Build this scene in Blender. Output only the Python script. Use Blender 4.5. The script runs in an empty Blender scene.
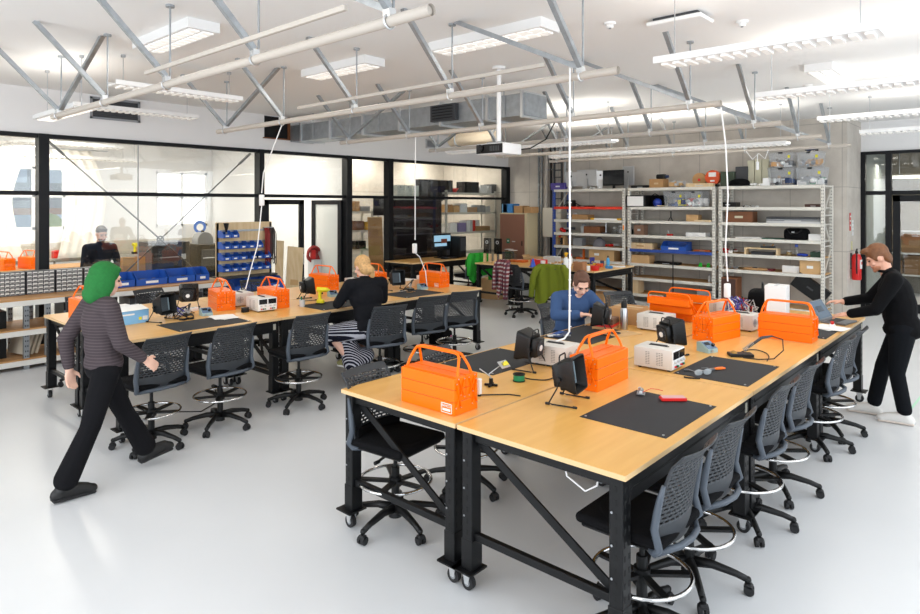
import bpy, bmesh, math, random
from mathutils import Vector, Matrix
random.seed(7)
SC = bpy.context.scene
COL = SC.collection
PI = math.pi
def R(a): return math.radians(a)

# ------------------------------------------------------------------ camera
CAMH = 2.1
cam = bpy.data.cameras.new('camera'); camo = bpy.data.objects.new('camera', cam); COL.objects.link(camo)
camo.location = (0, 0, CAMH); camo.rotation_euler = (PI/2, 0, -math.atan2(.745, .667))
cam.sensor_width = 36; cam.lens = 25.12; cam.shift_y = -.1109; cam.clip_start = .05
SC.camera = camo
FX, FY = .745, .667
def ray(px): k = (px-460)/642.; return FX+FY*k, FY-FX*k
def on(px, py, z=.9):            # point of the photo lying at height z
    d = 642*(CAMH-z)/(py-205.); a, b = ray(px); return a*d, b*d
def ty(px, X): a, b = ray(px); return b*X/a      # y where the sight line meets the plane x = X
def tx(px, Y): a, b = ray(px); return a*Y/b

# ------------------------------------------------------------------ mesh builder
class MB:
    def __init__(s): s.bm = bmesh.new(); s.mi = 0; s.M = Matrix.Identity(4)
    def _fin(s, vs):
        fs = set()
        for v in vs:
            for f in v.link_faces: fs.add(f)
        for f in fs: f.material_index = s.mi
        return vs
    def box(s, c, d, rot=None, bev=0, seg=1):
        m = s.M @ Matrix.Translation(c)
        if rot is not None: m = m @ (Matrix.Rotation(rot, 4, 'Z') if isinstance(rot, (int, float)) else rot.to_4x4())
        m = m @ Matrix.Diagonal((d[0], d[1], d[2], 1))
        r = bmesh.ops.create_cube(s.bm, size=1, matrix=m); vs = r['verts']
        if bev:
            es = list({e for v in vs for e in v.link_edges})
            fs0 = set(f for v in vs for f in v.link_faces)
            rr = bmesh.ops.bevel(s.bm, geom=es, offset=bev, segments=seg, affect='EDGES', profile=.5)
            for f in list(rr['faces']): f.material_index = s.mi
            for v in rr['verts']:
                for f in v.link_faces: f.material_index = s.mi
            return s
        s._fin(vs); return s
    def box2(s, a, b, bev=0, seg=1):
        return s.box([(a[i]+b[i])/2 for i in range(3)], [abs(b[i]-a[i]) for i in range(3)], bev=bev, seg=seg)
    def bar(s, p, q, w, h, up=(0, 0, 1), bev=0):
        p = Vector(p); q = Vector(q); x = (q-p); L = x.length; x = x.normalized(); u = Vector(up)
        if abs(x.dot(u)) > .99: u = Vector((0, 1, 0))
        y = u.cross(x).normalized(); z = x.cross(y)
        return s.box((p+q)/2, (L, w, h), rot=Matrix((x, y, z)).transposed(), bev=bev)
    def cyl(s, p, q, r, r2=None, n=12, caps=True):
        p = Vector(p); q = Vector(q); ax = q-p; L = ax.length
        m = s.M @ Matrix.Translation((p+q)/2) @ ax.to_track_quat('Z', 'Y').to_matrix().to_4x4()
        rr = bmesh.ops.create_cone(s.bm, cap_ends=caps, segments=n, radius1=r, radius2=r if r2 is None else r2, depth=L, matrix=m)
        s._fin(rr['verts']); return s
    def ball(s, c, r, n=12, rot=None):
        r = (r, r, r) if isinstance(r, (int, float)) else r
        m = s.M @ Matrix.Translation(c)
        if rot is not None: m = m @ rot.to_4x4()
        m = m @ Matrix.Diagonal((*r, 1))
        rr = bmesh.ops.create_uvsphere(s.bm, u_segments=n, v_segments=max(6, n*2//3), radius=1, matrix=m)
        s._fin(rr['verts']); return s
    def cap(s, p, q, r1, r2=None, n=12):
        r2 = r1 if r2 is None else r2
        s.cyl(p, q, r1, r2, n); s.ball(p, r1, n); s.ball(q, r2, n); return s
    def tube(s, pts, r, n=8, closed=False, caps=True):
        pts = [Vector(p) for p in pts]; N = len(pts); rings = []
        prev = None
        for i, p in enumerate(pts):
            a = pts[(i-1) % N] if (closed or i > 0) else p
            b = pts[(i+1) % N] if (closed or i < N-1) else p
            t = (b-a).normalized()
            if prev is None:
                u = Vector((0, 0, 1)) if abs(t.z) < .9 else Vector((1, 0, 0))
                x = u.cross(t).normalized()
            else:
                x = (prev - t*prev.dot(t)).normalized()
            prev = x; y = t.cross(x)
            rad = r[i] if isinstance(r, (list, tuple)) else r
            rings.append([s.bm.verts.new(s.M @ (p + rad*(math.cos(2*PI*k/n)*x + math.sin(2*PI*k/n)*y))) for k in range(n)])
        for i in range(N if closed else N-1):
            A = rings[i]; B = rings[(i+1) % N]
            for k in range(n):
                f = s.bm.faces.new((A[k], A[(k+1) % n], B[(k+1) % n], B[k])); f.material_index = s.mi; f.smooth = True
        if caps and not closed:
            f = s.bm.faces.new(rings[0][::-1]); f.material_index = s.mi
            f = s.bm.faces.new(rings[-1]); f.material_index = s.mi
        return s
    def ring(s, c, R_, r, n=28, m=8, ax=None):
        q = (Vector(ax).to_track_quat('Z', 'Y') if ax else None)
        pts = []
        for i in range(n):
            v = Vector((R_*math.cos(2*PI*i/n), R_*math.sin(2*PI*i/n), 0))
            if q: v = q @ v
            pts.append(Vector(c)+v)
        return s.tube(pts, r, m, closed=True)
    def lathe(s, prof, c=(0, 0, 0), n=16, cap=True):
        rings = []
        for (r, z) in prof:
            rings.append([s.bm.verts.new(s.M @ (Vector(c)+Vector((r*math.cos(2*PI*k/n), r*math.sin(2*PI*k/n), z)))) for k in range(n)])
        for A, B in zip(rings, rings[1:]):
            for k in range(n):
                f = s.bm.faces.new((A[k], A[(k+1) % n], B[(k+1) % n], B[k])); f.material_index = s.mi; f.smooth = True
        if cap:
            f = s.bm.faces.new(rings[0][::-1]); f.material_index = s.mi
            f = s.bm.faces.new(rings[-1]); f.material_index = s.mi
        return s
    def prism(s, poly, p0, ax_u, ax_v, ax_w, depth):      # polygon in (u,v), extruded along w
        u = Vector(ax_u); v = Vector(ax_v); w = Vector(ax_w)*depth; p0 = Vector(p0)
        A = [s.bm.verts.new(s.M @ (p0+u*a+v*b)) for a, b in poly]; B = [s.bm.verts.new(s.M @ (p0+u*a+v*b+w)) for a, b in poly]
        n = len(poly)
        for f in [s.bm.faces.new(A[::-1]), s.bm.faces.new(B)] + [s.bm.faces.new((A[k], A[(k+1) % n], B[(k+1) % n], B[k])) for k in range(n)]:
            f.material_index = s.mi
        return s
    def grid(s, fn, nu, nv, thick=0, skip=None):
        V = [[s.bm.verts.new(s.M @ Vector(fn(i/nu, j/nv))) for j in range(nv+1)] for i in range(nu+1)]
        fs = []
        for i in range(nu):
            for j in range(nv):
                if skip and skip(i, j): continue
                f = s.bm.faces.new((V[i][j], V[i+1][j], V[i+1][j+1], V[i][j+1])); f.material_index = s.mi; f.smooth = True; fs.append(f)
        if thick:
            s.bm.normal_update()
            bmesh.ops.solidify(s.bm, geom=fs, thickness=thick)
            for f in s.bm.faces: pass
        loose = [v for row in V for v in row if v.is_valid and not v.link_faces]
        if loose: bmesh.ops.delete(s.bm, geom=loose, context='VERTS')
        return s
    def mesh(s, name, mats, smooth=False):
        bmesh.ops.recalc_face_normals(s.bm, faces=s.bm.faces)
        me = bpy.data.meshes.new(name); s.bm.to_mesh(me); s.bm.free()
        for m in (mats if isinstance(mats, (list, tuple)) else [mats]): me.materials.append(m)
        if smooth is True:
            for p in me.polygons: p.use_smooth = True
        elif smooth:
            for p in me.polygons: p.use_smooth = True
            me.set_sharp_from_angle(angle=R(smooth))
        return me
    def build(s, name, mats, parent=None, smooth=35, label=None, kind=None):
        o = bpy.data.objects.new(name, s.mesh(name, mats, smooth)); COL.objects.link(o)
        if parent is not None: o.parent = parent
        if label: o['label'] = label
        if kind: o['kind'] = kind
        return o

def T(name, label, cat, loc=(0, 0, 0), rz=0, group=None):
    o = bpy.data.objects.new(name, None); COL.objects.link(o); o.location = loc; o.rotation_euler = (0, 0, rz)
    o.empty_display_size = .1; o['label'] = label; o['category'] = cat
    if group: o['group'] = group
    return o
def tag(o, label, cat, group=None, kind=None):
    o['label'] = label; o['category'] = cat
    if group: o['group'] = group
    if kind: o['kind'] = kind
    return o
def struct(o): o['kind'] = 'structure'; return o
KIDS = {}
def dup(root, loc, rz, label, group=None):
    if root.name not in KIDS:
        KIDS[root.name] = [(ch, list(ch.children)) for ch in root.children]
    r = root.copy(); COL.objects.link(r); r.location = loc; r.rotation_euler = (0, 0, rz); r['label'] = label
    if group: r['group'] = group
    for ch, gs in KIDS[root.name]:
        c = ch.copy(); COL.objects.link(c); c.parent = r
        for g in gs:
            d = g.copy(); COL.objects.link(d); d.parent = c
    return r
def place(proto, used, loc, rz, label, group=None):
    if not used.get(proto.name):
        used[proto.name] = 1
        KIDS[proto.name] = [(ch, list(ch.children)) for ch in proto.children]
        proto.location = loc; proto.rotation_euler = (0, 0, rz); proto['label'] = label
        if group: proto['group'] = group
        return proto
    return dup(proto, loc, rz, label, group)
USED = {}

# ------------------------------------------------------------------ materials
def lin(h):
    h = h.lstrip('#'); c = [int(h[i:i+2], 16)/255 for i in (0, 2, 4)]
    return tuple(x/12.92 if x <= .04045 else ((x+.055)/1.055)**2.4 for x in c)
MATS = {}
def M(name, col='#888888', rough=.5, metal=0, emit=None, es=0, spec=.5, var=0, vs=8, bump=0, bs=40, alpha=1, trans=0):
    if name in MATS: return MATS[name]
    m = bpy.data.materials.new(name); m.use_nodes = True; nt = m.node_tree; b = nt.nodes['Principled BSDF']
    c = lin(col) if isinstance(col, str) else col
    b.inputs['Base Color'].default_value = (*c, 1); b.inputs['Roughness'].default_value = rough; b.inputs['Metallic'].default_value = metal
    b.inputs['Specular IOR Level'].default_value = .15 if (rough >= .85 and spec == .5) else spec
    if alpha < 1: b.inputs['Alpha'].default_value = alpha
    if trans: b.inputs['Transmission Weight'].default_value = trans
    if emit: b.inputs['Emission Color'].default_value = (*lin(emit), 1); b.inputs['Emission Strength'].default_value = es
    if var or bump:
        tc = nt.nodes.new('ShaderNodeTexCoord')
    if var:
        n = nt.nodes.new('ShaderNodeTexNoise'); n.inputs['Scale'].default_value = vs; n.inputs['Detail'].default_value = 5
        nt.links.new(tc.outputs['Object'], n.inputs['Vector'])
        r = nt.nodes.new('ShaderNodeMapRange'); r.inputs[1].default_value = .3; r.inputs[2].default_value = .7; r.inputs[3].default_value = 1-var; r.inputs[4].default_value = 1+var
        nt.links.new(n.outputs['Fac'], r.inputs[0])
        mx = nt.nodes.new('ShaderNodeVectorMath'); mx.operation = 'SCALE'; mx.inputs[0].default_value = c
        nt.links.new(r.outputs[0], mx.inputs['Scale']); nt.links.new(mx.outputs[0], b.inputs['Base Color'])
    if bump:
        n = nt.nodes.new('ShaderNodeTexNoise'); n.inputs['Scale'].default_value = bs
        nt.links.new(tc.outputs['Object'], n.inputs['Vector'])
        bp = nt.nodes.new('ShaderNodeBump'); bp.inputs['Strength'].default_value = bump; bp.inputs['Distance'].default_value = .01
        nt.links.new(n.outputs['Fac'], bp.inputs['Height']); nt.links.new(bp.outputs[0], b.inputs['Normal'])
    MATS[name] = m; return m
def glassmat(name, tint=(1, 1, 1), refl=.05):
    m = bpy.data.materials.new(name); m.use_nodes = True; nt = m.node_tree; nt.nodes.clear()
    o = nt.nodes.new('ShaderNodeOutputMaterial'); t = nt.nodes.new('ShaderNodeBsdfTransparent'); t.inputs[0].default_value = (*tint, 1)
    g = nt.nodes.new('ShaderNodeBsdfGlossy'); g.inputs['Roughness'].default_value = .02
    mx = nt.nodes.new('ShaderNodeMixShader'); mx.inputs[0].default_value = refl
    nt.links.new(t.outputs[0], mx.inputs[1]); nt.links.new(g.outputs[0], mx.inputs[2]); nt.links.new(mx.outputs[0], o.inputs[0]); return m
GLASS = glassmat('clear_glass', (.96, .97, .96), .06)
FROST = M('frosted_glass', '#dfe3de', .5, alpha=.55)
SMOKE = glassmat('smoked_acrylic', (.45, .45, .46), .08)
ACRYL = glassmat('clear_acrylic', (.86, .88, .88), .07)
def stripes(name, a, b, scale, axis='Z', rough=.9, noise=0):
    m = M(name, a, rough); nt = m.node_tree; bs = nt.nodes['Principled BSDF']
    tc = nt.nodes.new('ShaderNodeTexCoord'); w = nt.nodes.new('ShaderNodeTexWave'); w.bands_direction = axis; w.inputs['Scale'].default_value = scale
    w.inputs['Distortion'].default_value = noise
    r = nt.nodes.new('ShaderNodeValToRGB'); r.color_ramp.interpolation = 'CONSTANT'; r.color_ramp.elements[0].color = (*lin(a), 1); r.color_ramp.elements[1].color = (*lin(b), 1); r.color_ramp.elements[1].position = .68
    nt.links.new(tc.outputs['Object'], w.inputs['Vector']); nt.links.new(w.outputs['Fac'], r.inputs[0]); nt.links.new(r.outputs[0], bs.inputs['Base Color']); return m
def woodmat(name, c1, c2, rough=.4, stretch=(1, 12, 12)):
    m = M(name, c1, rough); nt = m.node_tree; bs = nt.nodes['Principled BSDF']
    tc = nt.nodes.new('ShaderNodeTexCoord'); mp = nt.nodes.new('ShaderNodeMapping'); mp.inputs['Scale'].default_value = stretch
    n = nt.nodes.new('ShaderNodeTexNoise'); n.inputs['Scale'].default_value = 2.2; n.inputs['Detail'].default_value = 6
    r = nt.nodes.new('ShaderNodeValToRGB'); r.color_ramp.elements[0].color = (*lin(c1), 1); r.color_ramp.elements[1].color = (*lin(c2), 1)
    r.color_ramp.elements[0].position = .3; r.color_ramp.elements[1].position = .7
    nt.links.new(tc.outputs['Object'], mp.inputs[0]); nt.links.new(mp.outputs[0], n.inputs['Vector']); nt.links.new(n.outputs['Fac'], r.inputs[0]); nt.links.new(r.outputs[0], bs.inputs['Base Color']); return m
def concrete():
    m = M('concrete', '#b9b6b1', .85); nt = m.node_tree; bs = nt.nodes['Principled BSDF']
    tc = nt.nodes.new('ShaderNodeTexCoord')
    n = nt.nodes.new('ShaderNodeTexNoise'); n.inputs['Scale'].default_value = 1.3; n.inputs['Detail'].default_value = 8; n.inputs['Roughness'].default_value = .65
    r = nt.nodes.new('ShaderNodeValToRGB'); r.color_ramp.elements[0].color = (*lin('#bcb4aa'), 1); r.color_ramp.elements[1].color = (*lin('#ddd6cc'), 1); r.color_ramp.elements[0].position = .3; r.color_ramp.elements[1].position = .72
    # board joints on y/z
    mp = nt.nodes.new('ShaderNodeMapping'); mp.inputs['Rotation'].default_value = (PI/2, 0, PI/2)
    sep = nt.nodes.new('ShaderNodeSeparateXYZ'); cmb = nt.nodes.new('ShaderNodeCombineXYZ')
    nt.links.new(tc.outputs['Object'], sep.inputs[0]); nt.links.new(sep.outputs['Y'], cmb.inputs['X']); nt.links.new(sep.outputs['Z'], cmb.inputs['Y'])
    br = nt.nodes.new('ShaderNodeTexBrick'); br.offset = 0; br.inputs['Scale'].default_value = 1; br.inputs['Mortar Size'].default_value = .006; br.inputs['Brick Width'].default_value = .9; br.inputs['Row Height'].default_value = 1.22
    br.inputs['Color1'].default_value = (1, 1, 1, 1); br.inputs['Color2'].default_value = (.94, .94, .94, 1); br.inputs['Mortar'].default_value = (.62, .62, .62, 1)
    nt.links.new(cmb.outputs[0], br.inputs['Vector'])
    mx = nt.nodes.new('ShaderNodeMix'); mx.data_type = 'RGBA'; mx.blend_type = 'MULTIPLY'; mx.inputs[0].default_value = 1
    nt.links.new(tc.outputs['Object'], n.inputs['Vector']); nt.links.new(n.outputs['Fac'], r.inputs[0]); nt.links.new(r.outputs[0], mx.inputs[6]); nt.links.new(br.outputs['Color'], mx.inputs[7])
    nt.links.new(mx.outputs[2], bs.inputs['Base Color']); return m
CONC = concrete()
WHITE = M('white_paint', '#ecebea', .7); CEIL = M('ceiling_paint', '#f2f1ef', .8)
FLOOR = M('floor_resin', '#d9dbdd', .3, var=.02, vs=1.2, spec=.45)
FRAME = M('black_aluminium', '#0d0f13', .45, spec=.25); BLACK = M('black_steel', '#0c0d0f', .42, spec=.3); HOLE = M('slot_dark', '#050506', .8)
BPLA = M('black_plastic', '#0d0e0f', .45, spec=.35); BRUB = M('black_rubber', '#1a1a1c', .7); FAB = M('black_fabric', '#0e0e10', .95, bump=.3, bs=300)
CHAIRP = M('charcoal_shell', '#2d3136', .5); CHFR = M('slate_frame', '#4a525c', .45)
CHROME = M('chrome', '#d8d8d8', .12, 1); STEEL = M('brushed_steel', '#b9bcc0', .3, 1); GALV = M('galvanised', '#a9aeb2', .42, .8, var=.12, vs=14)
ZINC = M('zinc_plate', '#d5d7d8', .3, .9)
ORANGE = M('orange_enamel', '#fd7400', .36, spec=.3); ORDARK = M('orange_seam', '#8a2f05', .6)
PLY = woodmat('plywood_top', '#dea757', '#e6b263', .32, (1, 9, 9)); PLYE = M('plywood_edge', '#e0bd8c', .5)
BEIGE = M('psu_beige', '#d4d0c9', .45); LGREY = M('light_grey', '#c9cbcc', .5); GREY = M('mid_grey', '#8d9094', .5); DGREY = M('dark_grey', '#3c3e42', .5)
WPLA = M('white_plastic', '#f0f0ef', .4); RED = M('red', '#d4201c', .4); GREEN = M('green', '#128a5a', .4); BLUE = M('blue_bin', '#1b52ae', .4); YEL = M('yellow', '#e9dc1c', .4)
CARD = M('cardboard', '#bb9265', .85, var=.06); CARD2 = M('cardboard_pale', '#d0aa7b', .85, var=.05); TAPE = M('packing_tape', '#cdb38c', .4); PAPER = M('paper', '#f3f2ef', .8)
SCREEN = M('screen_glass', '#0c0d10', .12); MATM = M('rubber_mat', '#26282b', .8, var=.12, vs=5); BROWNW = M('brown_wood', '#7a4a2a', .5, var=.1); RACK = M('rack_cream', '#d8d5cc', .45)
PINE = woodmat('pine', '#e4cda6', '#d6b98c', .6, (9, 9, 1)); SKYB = M('sky_blue_card', '#7fb9e6', .6); NAVY = M('navy', '#22365f', .5)
PIPE = M('white_pipe', '#c2bab0', .4); MISC = [M('misc_red', '#b2352f', .5), M('misc_cream', '#d8cdb8', .6), M('misc_teal', '#3f7f86', .5), M('misc_brown', '#6b4a35', .7), M('misc_grey', '#9a9ca0', .5), M('misc_yellow', '#d8b13a', .5), M('misc_blue', '#3b62a8', .5)]

def lib_text(txt, size, mat, name, parent, loc, rot, ext=.0006):
    cu = bpy.data.curves.new(name, 'FONT'); cu.body = txt; cu.size = size; cu.extrude = ext; cu.align_x = 'CENTER'; cu.align_y = 'CENTER'
    t = bpy.data.objects.new(name+'_curve', cu); COL.objects.link(t)
    dg = bpy.context.evaluated_depsgraph_get(); me = bpy.data.meshes.new_from_object(t.evaluated_get(dg)); bpy.data.objects.remove(t)
    me.materials.clear(); me.materials.append(mat)
    o = bpy.data.objects.new(name, me); COL.objects.link(o); o.parent = parent; o.location = loc; o.rotation_euler = rot; return o

# ------------------------------------------------------------------ room shell
CZ = 3.77; YW = 10.6; XB = 13.8; XD = 15.1; YC = 2.62
def sbox(name, a, b, mat): m = MB(); m.box2(a, b); return struct(m.build(name, mat))
sbox('floor', (-4, -4, -.1), (19, 17, 0), FLOOR)
sbox('ceiling', (-4, -4, CZ), (19, 17, CZ+.15), CEIL)
sbox('wall_back', (XB, YC, 0), (XB+.2, 17, CZ), CONC)
sbox('wall_back_column', (XB+.2, YC, 0), (XD, YC+.2, CZ), CONC)
# wall left above glazing
sbox('wall_left', (-4, YW, 3.12), (XB, YW+.15, CZ), WHITE)
# wall right above door screens
sbox('wall_right', (XD, -4, 3.17), (XD+.15, YC, CZ), WHITE)
sbox('wall_right_return', (XD, -4, 0), (XD+.15, .1, 3.17), WHITE)
# annex room
sbox('wall_annex_side', (8.37, YW+.15, 0), (8.47, 17, CZ), WHITE)
sbox('wall_store', (8.47, 13.0, 0), (XB, 13.15, CZ), CONC)
sbox('wall_annex_end', (-4.1, YW, 0), (-4, 17, CZ), WHITE)
wb = MB()
WIN = [(-1.2, .2), (1.2, 2.6), (3.65, 4.9), (6.9, 8.25)]
PANE = M('lit_window', '#ffffff', .6, emit='#fdfbf4', es=1.5)
YF = 16.4
xs = -4
for a, b in WIN:
    wb.box2((xs, YF, 0), (a, YF+.15, CZ)); wb.box2((a, YF, 0), (b, YF+.15, 1.55)); wb.box2((a, YF, 2.95), (b, YF+.15, CZ)); xs = b
wb.box2((xs, YF, 0), (XB+.2, YF+.15, CZ))
struct(wb.build('wall_far', WHITE))
for i, (a, b) in enumerate(WIN):
    e = struct(bpy.data.objects.new('window_%d' % (20+i), None)); COL.objects.link(e)
    m = MB()
    for x in (a+.03, (a+b)/2, b-.03): m.box2((x-.03, YF+.03, 1.55), (x+.03, YF+.1, 2.95))
    for z in (1.58, 2.3, 2.92): m.box2((a, YF+.03, z-.03), (b, YF+.1, z+.03))
    m.build('window_frame', WHITE, e)
    m = MB(); m.box2((a, YF+.1, 1.55), (b, YF+.11, 2.95)); m.build('glass_pane', GLASS if i == 2 else PANE, e)
struct(sbox('trim_9', (-4, YF-.06, 0), (8.37, YF, 1.25), M('dado_beige', '#c9c2b4', .7)))

# glazed screen on the left
def screen_left():
    top, tr = 3.12, 2.27
    segs = [(-1.5, 2.87), (2.87, 6.34), (6.34, 8.36), (8.36, 9.51), (9.51, 13.8)]
    w = [.5, .6]
    for i, (a, b) in enumerate(segs):
        e = struct(bpy.data.objects.new('window_%d' % (1+i), None)); COL.objects.link(e); e.location = (0, YW, 0)
        m = MB()
        m.box2((a, -.03, top-.06), (b, .09, top)); m.box2((a, 0, tr-.03), (b, .07, tr+.03))
        if i != 2: m.box2((a, -.02, 0), (b, .09, .08))
        mw = .13 if i in (1, 3, 4) else .1
        m.box2((a-mw/2, -.06, 0), (a+mw/2, .12, top))
        if i == 4: m.box2((b-.16, -.06, 0), (b, .12, top))
        m.build('window_frame', FRAME, e)
        g = MB(); g.box2((a, .03, tr), (b, .038, top-.05))
        if i != 2: g.box2((a, .03, .08), (b, .038, tr))
        g.build('glass_pane', GLASS, e)
        if i == 1:
            j = MB(); j.box2((4.19, .022, .08), (4.2, .046, top)); j.build('glass_joint', GREY, e)
    # double door in bay 3
    d1 = struct(bpy.data.objects.new('door_1', None)); COL.objects.link(d1); d1.location = (6.42, YW, 0)
    def leaf(d, L):
        m = MB(); h = 2.2
        for x in (.05, L-.05): m.box2((x-.05, 0, .01), (x+.05, .05, h))
        m.box2((.0, 0, h-.09), (L, .05, h)); m.box2((0, 0, .01), (L, .05, .2)); m.build('door_frame', FRAME, d)
        g = MB(); g.box2((.08, .02, .2), (L-.08, .03, h-.08)); g.build('glass_pane', GLASS if d is d1 else FROST, d)
        k = MB(); k.cyl((L-.05, -.06, .95), (L-.05, -.06, 1.15), .012); k.cyl((L-.05, -.06, 1), (L-.05, .0, 1), .01); k.build('door_handle', STEEL, d)
    leaf(d1, .87)
    d2 = struct(bpy.data.objects.new('door_2', None)); COL.objects.link(d2); d2.location = (8.27, YW+.06, 0); d2.rotation_euler = (0, 0, PI-R(82))
    leaf(d2, .87)
screen_left()
# steel cable cross bracing seen in the glass of the second bay
m = MB()
P0 = (2.98, YW+.2, 3.05); P1 = (6.25, YW+.2, .012); P2 = (2.98, YW+.2, .012); P3 = (6.25, YW+.2, 3.05)
m.cyl(P0, P1, .012, n=8); m.cyl(P2, P3, .012, n=8)
m.ring(((P0[0]+P1[0])/2, YW+.2, 1.531), .05, .012, ax=(0, 1, 0)); m.bar(P0, (3.2, YW+.2, 2.846), .05, .03); m.bar(P3, (6.03, YW+.2, 2.846), .05, .03)
tag(m.build('bracing_cables', M('cable_steel', '#5a5a56', .4, .6)), 'crossed steel bracing rods forming an X behind the big glass bay', 'bracing')

# right hand door screen
def screen_right():
    e = struct(bpy.data.objects.new('window_9', None)); COL.objects.link(e); e.location = (XD, 0, 0)
    m = MB(); top, tr = 3.17, 2.34
    m.box2((-.04, .1, top-.06), (.08, YC, top)); m.box2((-.02, .1, tr-.04), (.06, YC, tr+.04))
    m.box2((-.05, YC-.08, 0), (.08, YC, top)); m.box2((-.05, 2.1, 0), (.08, 2.2, top)); m.box2((-.05, .95, 0), (.08, 1.05, top)); m.box2((-.05, .1, 0), (.08, .16, top)); m.box2((-.02, 2.2, 0), (.08, YC, .12))
    m.build('window_frame', FRAME, e)
    g = MB(); g.box2((.02, .1, tr), (.028, YC, top)); g.box2((.02, 2.2, .1), (.028, YC, tr)); g.box2((.02, .1, .1), (.028, .95, tr)); g.build('glass_pane', GLASS, e)
    d = struct(bpy.data.objects.new('door_3', None)); COL.objects.link(d); d.location = (XD, 0, 0)
    m = MB()
    m.box2((-.02, 1.07, .01), (.04, 1.19, 2.29)); m.box2((-.02, 1.96, .01), (.04, 2.08, 2.29)); m.box2((-.02, 1.07, 2.17), (.04, 2.08, 2.29)); m.box2((-.02, 1.07, .01), (.04, 2.08, .18)); m.build('door_frame', FRAME, d)
    g = MB(); g.box2((.0, 1.17, .15), (.01, 1.98, 2.2)); g.build('glass_pane', GLASS, d)
    k = MB(); k.cyl((-.07, 1.13, .95), (-.07, 1.13, 1.2), .013); k.cyl((-.07, 1.13, 1.08), (0, 1.13, 1.08), .01); k.build('door_handle', STEEL, d)
screen_right()
# corridor beyond the right door
sbox('wall_corridor', (18.6, -4, 0), (18.8, YC+.3, CZ), M('corridor_tan', '#8d8474', .8, var=.08))
sbox('wall_corridor_side', (XD+.15, YC, 0), (18.8, YC+.2, CZ), M('corridor_grey', '#9aa2a0', .8))
sbox('baseboard_right', (XD-.015, -4, 0), (XD, .1, .1), FRAME)
# ------------------------------------------------------------------ ceiling services
def rail(i, X, label, y0=2.3, y1=8.32):
    t = T('suspended_rail', label, 'ceiling rail', (X, 0, 3.1), group='suspended rails')
    m = MB(); m.cyl((0, y0, 0), (0, y1, 0), .031, n=16, caps=False); m.cyl((0, y0+.02, 0), (0, y1-.02, 0), .026, n=16); m.build('pipe', PIPE, t)
    ys = [8.13, 6.76, 5.38, 4.0, 2.62]
    top = CZ-3.1
    for k, y in enumerate(ys):
        m = MB(); m.cyl((.03, y, .0), (.03, y, top), .008, n=8); m.cyl((.03, y, top-.02), (.03, y, top), .035, n=10); m.build('hanger_rod', GALV, t)
        m = MB(); m.box((0, y, .045), (.05, .05, .05)); m.ring((0, y, 0), .04, .007, 14, 6, (0, 1, 0)); m.build('pipe_clamp', ZINC, t)
        m = MB(); chan(m, (-.02, y, .06), (-.6, y, top-.01)); m.build('brace_strut', GALV, t)
    m = MB(); chan(m, (.02, 8.1, .06), (.02, 6.85, top-.01)); m.build('brace_strut', GALV, t)
    m = MB(); chan(m, (.02, 2.66, .06), (.02, 3.95, top-.01)); m.build('brace_strut', GALV, t)
    if i < 2:
        m = MB(); m.box2((-.09, 6.3 if i else 5.6, .1), (-.065, 2.9, .13)); m.build('cable_channel', PIPE, t)
    return t
def chan(m, p, q):
    p = Vector(p); q = Vector(q); x = (q-p).normalized(); u = Vector((0, 0, 1)); y = u.cross(x).normalized(); z = x.cross(y)
    m.bar(p, q, .041, .006, u)
    for s in (-1, 1): m.bar(p+y*s*.0195+z*.018, q+y*s*.0195+z*.018, .004, .036, u)
    m.bar(p+z*.012, q+z*.012, .02, .004, u)
RAILN = ['white pipe rail with zinc braces nearest the camera, top of the view', 'second white pipe rail from the camera, above the left benches', 'third white pipe rail, passing just in front of the projector',
         'fourth white pipe rail, behind the projector', 'fifth white pipe rail, second nearest the storage racks', 'white pipe rail closest to the storage racks']
for i, X in enumerate([2.35, 4.33, 6.42, 8.45, 10.45, 12.4]): rail(i, X, RAILN[i])

LAMPE = M('lamp_diffuser', '#ffffff', .4, emit='#fff6e8', es=.3)
LAMPD = M('lamp_cells', '#f6f4f0', .4, emit='#fff6e8', es=.1)
def pendant(X, y0, y1, label, z=3.2, along='y', drop=True):
    L = abs(y1-y0)
    t = T('linear_pendant', label, 'pendant light', (X, (y0+y1)/2, z) if along == 'y' else ((y0+y1)/2, X, z), 0 if along == 'y' else PI/2, 'linear pendant lights')
    m = MB(); m.box((0, 0, .0), (.24, L, .012)); m.box((-.12, 0, .02), (.012, L, .05)); m.box((.12, 0, .02), (.012, L, .05))
    m.build('housing', WPLA, t)
    m = MB(); n = int(L/.09)
    for k in range(n): m.box((0, -L/2+.06+k*.09, -.014), (.17, .045, .016))
    m.build('louvre_cells', LAMPD, t)
    for s in (-1, 1):
        m = MB(); m.cyl((0, s*(L/2-.12), .02), (0, s*(L/2-.12), CZ-z), .004, n=6); m.cyl((0, s*(L/2-.12), CZ-z-.03), (0, s*(L/2-.12), CZ-z), .025, n=10); m.build('suspension_wire', STEEL, t)
    return t
pendant(4.82, .72, 2.2, 'white linear pendant light nearest the camera, top right')
pendant(7.0, -.4, 2.12, 'long white linear pendant second from the camera on the right', )
pendant(9.4, .2, 2.1, 'white linear pendant third from camera, right of the racks')
pendant(11.5, .2, 2.0, 'farthest right white linear pendant, in front of the white wall')
pendant(7.55, 2.7, 4.2, 'white linear pendant behind the end of a pipe rail', z=3.42, along='x')
pendant(9.55, 2.9, 4.6, 'thin white pendant light close to the wall grille', z=3.42, along='x')
pendant(2.52, 7.8, 9.25, 'warm linear pendant beyond the far left rail end', z=3.17)
pendant(9.3, 5.0, 8.6, 'long lit pendant behind the projector', z=3.12)
pendant(11.4, 3.0, 7.6, 'long lit pendant running along above the storage racks', z=3.1)
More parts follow.
